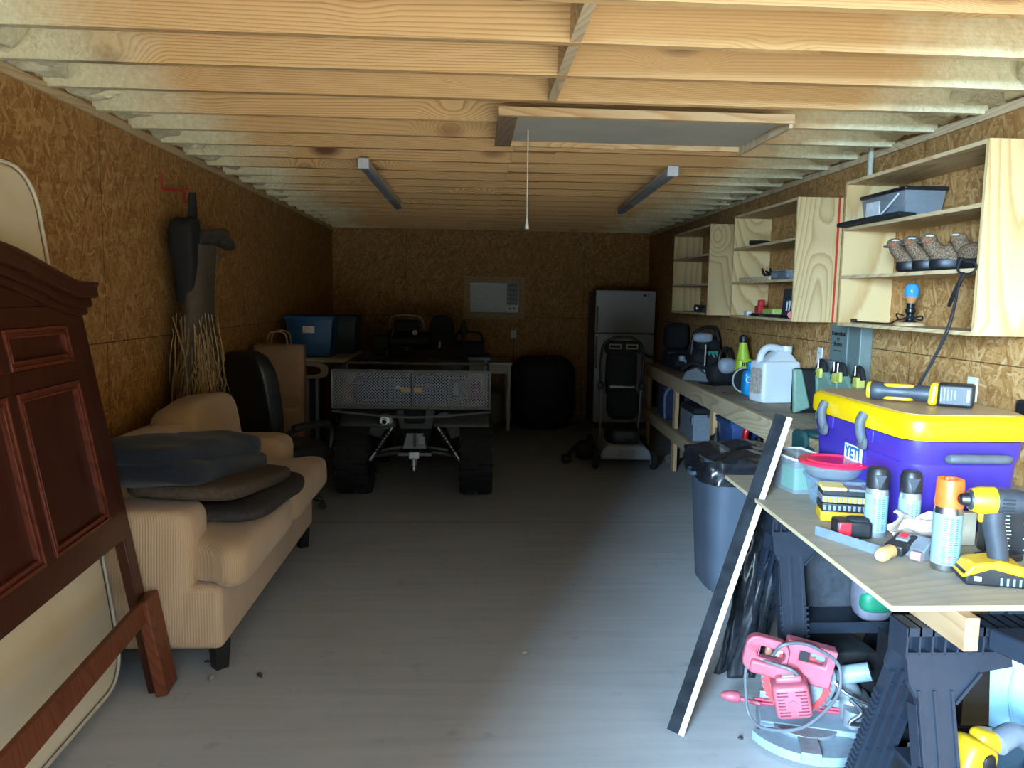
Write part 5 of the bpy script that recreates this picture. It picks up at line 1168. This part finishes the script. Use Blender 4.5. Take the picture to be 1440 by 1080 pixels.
G().box((-.035, 0, .119), (.085, .10, .012)).ob('yellow_lid', plain('pale_yellow', (.80, .62, .16), .3), bx, bevel=.004); G().box((.045, 0, .118), (.065, .10, .010)).ob('clear_lid', CLR, bx, bevel=.003)
for z, m_ in ((.052, GREYPL), (.081, DY)):
    g = G()
    for k in range(9): g.box((-.065+k*.0165, -.0505, z), (.009, .003, .018))
    g.ob('bit_row', m_, bx, smooth=False)
rb = thing('tool_battery', 'red and black cordless tool battery lying beside the metal angle bar', 'battery', (1.275, 2.46, T), rz=R(-10))
G().box((0, 0, .03), (.115, .075, .058)).ob('battery_body', BLK, rb, bevel=.010, seg=3)
G().box((-.030, 0, .031), (.045, .078, .050)).ob('red_side', plain('battery_red', (.60, .02, .03), .4), rb, bevel=.006); G().sup((.02, 0, .058), (.07, .06, .02), .6, .6, 16).ob('release_ridge', BLKM, rb)
ag = G(); ag.bar((1.16, 2.475, T+.016), (1.275, 2.245, T+.016), .003, .032); ag.bar((1.168, 2.479, T+.0015), (1.283, 2.249, T+.0015), .02, .003)
tag(ag.ob('angle_bar', plain('blue_steel', (.24, .30, .38), .35, .5), smooth=False), 'short grey metal angle bar lying at the left edge of the plywood table', 'metal bar')
pw = tag(G().grid(lambda u, v: Vector((1.44+.19*(u-.5)+.01*math.sin(v*8), 2.335+.03*math.sin(u*5)-.05*v*0, T+.004+.105*v)) + noise.noise_vector(Vector((u*5, v*5, 7)))*.03*v, 30, 16).ob('crumpled_paper', plain('brown_paper', (.34, .26, .20), .85, bump=.3), solid=.003, ang=15), 'crumpled brown paper standing between the spray cans', 'paper')
hp2 = thing('soldering_tool', 'black clamp tool with wooden handle lying between the paper and the angle bar', 'hand tool', (1.30, 2.24, T), rz=R(38))
G().lathe([(.014, .0), (.020, .01), (.022, .03), (.018, .055), (.021, .075), (.014, .095), (.010, .10)], (-.10, 0, .028), 20, 'X').ob('wooden_handle', plain('orange_wood', (.75, .42, .14), .45, var=.1), hp2)
G().box((.045, 0, .035), (.10, .055, .035), (0, -.2, 0)).box((.10, -.03, .045), (.09, .03, .03), (0, .1, -.5)).ob('tool_body', BLK, hp2, bevel=.006)
G().box((.055, -.006, .058), (.05, .036, .008), (0, -.2, .1)).ob('pale_plate', GREYPL, hp2, bevel=.003); G().box((.055, -.006, .064), (.03, .02, .004), (0, -.2, .1)).ob('red_mark', plain('battery_red', (0, 0, 0)), hp2)
G().cyl((.02, -.045, .018), (.02, -.075, .018), .014, n=16).ob('pivot_knob', plain('pinkish_knob', (.42, .25, .25), .5), hp2)
sq2 = thing('tool_case', 'grey wedge-shaped metal cover lying right of the wooden-handled tool', 'tool', (1.405, 2.265, T), rz=R(25))
G().prism([(-.05, 0), (.06, 0), (.06, .045), (-.01, .065), (-.05, .03)], -.04, .04, 'Y').ob('cover', plain('dull_grey', (.13, .14, .15), .5), sq2, bevel=.004); G().box((.0, -.041, .02), (.05, .004, .02)).ob('slot', BLK, sq2)
wd2 = tag(G().b2((1.555, 2.36, T), (1.64, 2.385, T+.11)).ob('wood_block', plain('pale_ply', (.40, .33, .22), .7), bevel=.002), 'pale wood block behind the orange-capped spray can', 'block')
dbx = thing('drill_bit_box', 'black box with rows of white print behind the cordless driver', 'box', (1.72, 2.30, T), rz=R(-8))
G().box((0, 0, .075), (.19, .05, .15)).ob('box_body', BLK, dbx, bevel=.003)
g = G(); rr = random.Random(12)
for k in range(11):
    for c_ in range(2):
        wd_ = rr.uniform(.035, .06); g.box((-.045+c_*.09, -.0265, .015+k*.012), (wd_, .001, .004))
g.ob('printed_rows', plain('faint_white', (.42, .46, .48), .6), dbx, smooth=False)
tag(G().box((1.62, 2.22, T+.012), (.13, .07, .022), (0, 0, .3)).ob('black_bracket', BLK, bevel=.006), 'flat black bracket lying behind the cordless driver', 'bracket')

# --- mitre saw on the floor
PK = plain('faded_pink_red', (.44, .10, .13), .5, var=.18, scale=12); ALU = plain('cast_aluminium', (.30, .33, .35), .45, .5, var=.15)
BLC = plain('pale_blue_cast', (.24, .31, .36), .5, var=.08)
ms_ = thing('mitre_saw', 'faded red mitre saw with grey base standing on the floor in front of the sawhorse', 'mitre saw', (1.285, 2.84, .0), rz=R(-16)); ms_.scale = (.88, .88, .88)
G().prism([(-.15, .085), (.36, .085), (.36, .02), (.32, .0), (.28, .0), (.25, .03), (.12, .03), (.08, .0), (.02, .0), (-.01, .028), (-.08, .028), (-.10, .0), (-.15, .0)], -.10, .10, 'Y').ob('base', BLC, ms_, bevel=.006)
G().lathe([(0, .060), (.145, .060), (.150, .075), (.150, .082), (0, .082)], (.04, -.03, 0), 36).prism([(.0, .035), (.08, .035), (.08, .08), (.0, .08)], -.30, -.12, 'Y').ob('turntable', ALU, ms_)
G().prism([(.06+.27*math.cos(R(a)), -.04+.25*math.sin(R(a))) for a in range(205, 336, 10)] + [(.06+.12*math.cos(R(a)), -.04+.10*math.sin(R(a))) for a in range(335, 204, -10)], .022, .062, 'Z').ob('mitre_scale', BLC, ms_)
G().b2((-.14, .055, .082), (.36, .075, .145)).ob('fence', ALU, ms_, bevel=.003)
for z in (.092, .108): G().cyl((-.17, .047, z), (.38, .047, z), .007, n=10).ob('red_rail', plain('rail_red', (.45, .05, .08), .4), ms_)
G().lathe([(.010, -.045), (.018, -.03), (.026, -.005), (.026, .03), (.020, .04), (0, .042)][::-1], (-.27, .02, .12), 16, 'X').cyl((-.27, .02, .12), (-.14, .02, .10), .010, n=10).ob('lock_knob', PK, ms_)
# blade, lying in the fore-aft plane turned towards the room
bc = Vector((.0, .02, .255))
bl_ = G(); n_ = 36; vs = []; 
for k in range(n_):
    a = 2*PI*k/n_; b_ = 2*PI*(k+.75)/n_
    vs += [(bc.x+.148*math.cos(a), bc.y-.07, bc.z+.148*math.sin(a)), (bc.x+.136*math.cos(b_), bc.y-.07, bc.z+.136*math.sin(b_))]
bl_.prism([(v[0], v[2]) for v in vs], bc.y-.071, bc.y-.068, 'Y')
G().prism([(v[0], v[2]) for v in vs], bc.y-.071, bc.y-.068, 'Y').ob('blade', plain('blade_red', (.60, .06, .06), .4), ms_, smooth=False)
G().lathe([(.0, -.0735), (.112, -.0735), (.112, -.065), (0, -.065)], (bc.x, bc.y, bc.z), 36, 'Y').ob('blade_disc', ALU, ms_)
G().lathe([(.150, -.060), (.158, -.055), (.158, -.030), (.02, -.025)], (bc.x+.01, bc.y, bc.z+.01), 36, 'Y').ob('blade_guard', plain('guard_grey', (.22, .25, .27), .35, .2), ms_)
mo = Matrix.Translation((-.03, -.12, .235)) @ Matrix.Rotation(R(-12), 4, 'Y')
mot = G(mo).sup((0, 0, 0), (.155, .17, .155), .3, .3, 32).ob('motor_housing', PK, ms_)
G(mo).box((.0, .01, .086), (.11, .12, .03)).ob('motor_hump', PK, mot, bevel=.012, seg=3)
G(mo).box((.0, -.02, .102), (.05, .05, .003)).ob('rating_label', plain('dusty_label', (.50, .40, .38), .7), mot)
for k in range(8):
    for sx in (-1, 1):
        wd_ = .045 if abs(k-3.5) > 1.6 else .028
        G(mo).box((sx*(.060-wd_/2), -.0835, -.052+k*.0145), (wd_, .006, .005)).ob('vent_slot', plain('dark_pink', (.16, .02, .035), .6), mot)
G(mo).cyl((0, -.080, -.002), (0, -.089, -.002), .017, n=18).ob('brush_cap', PK, mot)
# rectangular handle housing with slot, and D handle
hm = Matrix.Translation((.05, -.06, .36)) @ Matrix.Rotation(R(10), 4, 'Y')
G(hm).ring([(-.115, -.09), (.095, -.09), (.095, .09), (-.115, .09)], [(-.055, .01), (.06, .01), (.06, .055), (-.055, .055)], -.03, .035, 'Y').ob('upper_housing', PK, ms_, bevel=.008)
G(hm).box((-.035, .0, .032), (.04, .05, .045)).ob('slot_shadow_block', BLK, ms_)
G(hm).ring(rrect(-.285, -.088, -.10, .078, .05), rrect(-.235, -.015, -.115, .038, .022), -.055, -.005, 'Y').ob('d_handle', PK, ms_, bevel=.012, seg=3)
G(hm).box((-.16, -.050, -.055), (.18, .055, .06)).ob('handle_base', PK, ms_, bevel=.012, seg=3)
for k in range(7): G(hm).tube([(-.262+k*.006, -.052, .050-k*.002), (-.275+k*.008, -.058, .02-k*.004)], .0028, 6).ob('grip_rib', plain('dark_pink2', (.42, .07, .10), .6), ms_)
G(hm).sup((-.185, -.03, .02), (.03, .03, .045), .6, .6, 14).ob('trigger', plain('brown_trigger', (.28, .10, .05), .5), ms_)
# pivot arm and clamp at the right
G().tube([(.12, .03, .26), (.22, .06, .22), (.28, .08, .12)], [.05, .045, .05], 14, smooth=4).sup((.27, .07, .12), (.14, .16, .14), .5, .5, 22).ob('pivot_arm', ALU, ms_)
G().cyl((.20, .02, .285), (.31, -.0, .325), .040, n=20).ob('dust_port', BLC, ms_); G().cyl((.25, -.03, .075), (.25, -.03, .16), .045, n=20).ob('clamp_post', ALU, ms_)
G().tube([(.14, -.02, .30), (.20, -.05, .24), (.30, -.05, .20)], .008, 8, smooth=4).tube([(.22, -.07, .22), (.27, -.08, .17), (.22, -.09, .12), (.30, -.07, .12)], .009, 8, smooth=4).ob('linkage', STEEL, ms_)
G().tube([(-.11, -.11, .40), (-.08, -.14, .46), (.0, -.12, .47), (.08, -.10, .44), (.16, -.09, .38), (.165, -.12, .28), (.10, -.17, .20), (.0, -.19, .12), (-.14, -.17, .09), (-.20, -.12, .12), (-.215, -.10, .20), (-.22, -.09, .30), (-.20, -.08, .36), (-.10, -.14, .37), (-.03, -.16, .36), (.0, -.15, .32)], .0075, 8, smooth=6).ob('power_cord', plain('grey_cord', (.11, .12, .13), .5), ms_)

# --- lower right corner: folding stool, tote, sander, blocks
fs_ = thing('step_stool', 'black plastic folding stool top jutting in at the right edge under the table', 'stool', (1.62, 1.78, .0), rz=0)
at(fs_).prism([(1.40, 1.93), (1.72, 1.93), (1.72, 1.70), (1.50, 1.60)], .775, .835, 'Z').ob('stool_top', HP, fs_, bevel=.006)
at(fs_).b2((1.53, 1.80, .834), (1.60, 1.88, .836)).ob('hand_hole', BLK, fs_)
for (x, y) in ((1.56, 1.72), (1.70, 1.94)): at(fs_).b2((x-.02, y-.02, 0), (x+.02, y+.02, .775)).ob('leg', HP, fs_)
lt = tote('storage_tote', 'pale blue plastic tote under the right side of the plywood table', 'storage bin', (2.0, 2.36, 0), .44, .34, .60, R(-37), plain('pale_blue_tote', (.25, .45, .58), .4, var=.04), plain('pale_blue_tote', (0, 0, 0)))
G().tube([(-.15, -.165, .52), (-.155, -.162, .40), (-.11, -.158, .28), (.03, -.155, .20)], .006, 6, smooth=6).ob('moulded_line', plain('pale_blue_tote', (0, 0, 0)), lt)
ab = thing('angle_grinder', 'yellow hand tool with grey strap lying on the blocks at the bottom right', 'power tool', (1.52, 2.05, .34), rz=R(20))
G().sup((-.08, 0, .06), (.13, .10, .12), .5, .5, 26, r=(0, .5, 0)).sup((.0, 0, .10), (.14, .07, .06), .6, .6, 22, r=(0, .3, 0)).ob('yellow_body', DY, ab)
G().tube([(.0, -.02, .10), (.08, -.02, .11), (.17, -.02, .05), (.22, -.02, -.04)], [.035, .040, .038, .03], 14, smooth=5).ob('grey_strap', plain('strap_grey', (.16, .18, .21), .4), ab)
G().sup((-.07, -.05, .06), (.05, .02, .07), .7, .7, 16).ob('grip_hole', BLK, ab)
ck = thing('plastic_crate', 'low black crate between the sawhorse legs holding wood blocks', 'crate', (1.55, 2.20, 0))
G().b2((-.20, -.20, 0), (.20, .16, .02)).b2((-.20, -.20, 0), (-.185, .16, .30)).b2((.185, -.20, 0), (.20, .16, .30)).b2((-.2, .145, 0), (.2, .16, .30)).b2((-.2, -.20, 0), (.2, -.185, .26)).ob('crate_body', BLK, ck, smooth=False)
tag(G().box((1.50, 2.15, .175), (.20, .20, .30), (0, 0, .2)).ob('wood_block', plain('grey_wood_block', (.30, .29, .26), .8, var=.2, bump=.3), bevel=.004), 'weathered grey wood block standing in the low black crate', 'block')
bs = thing('speaker_box', 'black angular box on the floor behind the grey wood block', 'box', (1.72, 2.68, 0))
at(bs).prism([(1.58, 0), (1.86, 0), (1.86, .32), (1.74, .34), (1.58, .46)], 2.66, 2.80, 'Y').ob('box_body', BLK, bs, bevel=.01); at(bs).bar((1.58, 2.655, .465), (1.75, 2.655, .345), .03, .012).ob('worn_edge', plain('worn_grey', (.14, .15, .15), .7), bs)
tag(G().sup((1.47, 2.10, .34), (.05, .03, .03), .7, .7, 14).ob('pink_plug', plain('pinkish_knob', (0, 0, 0))), 'small pink plug lying on top of the grey wood block', 'plug')
# under the table, far side
gb = thing('green_jug', 'grey bottle with green label in the dark under the plywood table', 'bottle', (1.72, 3.10, .352))
G().sup((0, 0, .12), (.16, .14, .24), .6, .6, 24).ob('bottle_body', plain('dim_grey_glass', (.16, .15, .18), .4), gb); G().sup((-.0, -.02, .10), (.155, .125, .10), .5, .6, 22).ob('green_label', plain('bright_green', (.01, .16, .08), .5), gb)
tl2 = thing('plastic_toolbox', 'black sloped plastic box on the floor behind the mitre saw', 'box', (1.55, 3.02, .0))
g = G().add([(-.17, -.16, 0), (.20, -.16, 0), (.20, .20, 0), (-.17, .20, 0), (-.15, -.12, .30), (.10, -.12, .30), (.05, .18, .32), (-.15, .18, .32)], [(3, 2, 1, 0), (4, 5, 6, 7), (0, 1, 5, 4), (1, 2, 6, 5), (2, 3, 7, 6), (3, 0, 4, 7)]); g.ob('box_body', BLK, tl2, bevel=.01)
G().b2((-.10, -.165, .05), (.1, -.155, .09)).ob('latch', HP, tl2)
sb = G().sup((1.62, 3.32, .40), (.30, .16, .78), .5, .5, 26, amp=.05, fr=5, seed=2).ob('dark_bag', plain('dark_cloth', (.03, .033, .04), .8, var=.3), ang=60); tag(sb, 'limp dark bag hanging behind the far sawhorse legs', 'bag')

# --- specks on the floor
rr = random.Random(4)
for i, (x, y, s_, c_, lb) in enumerate(((.26, 3.53, .028, (.45, .42, .35), 'pale wood chip lying alone on the floor in mid room'), (-.93, 3.32, .03, (.07, .05, .04), 'dark clod on the floor right of the sofa foot'), (-1.14, 3.30, .03, (.32, .28, .22), 'small pale scrap on the floor just in front of the sofa foot'), (1.06, 2.79, .018, (.05, .05, .05), 'small dark chip on the floor beside the mitre saw'), (-1.21, 3.46, .02, (.06, .05, .04), 'tiny dark chip under the front edge of the sofa'))):
    tag(G().sup((x, y, s_*.3), (s_, s_*.8, s_*.6), .8, .8, 10, amp=s_*.35, fr=40, seed=i).ob('wood_chip', plain('chip_%d' % i, c_, .8)), lb, 'debris')
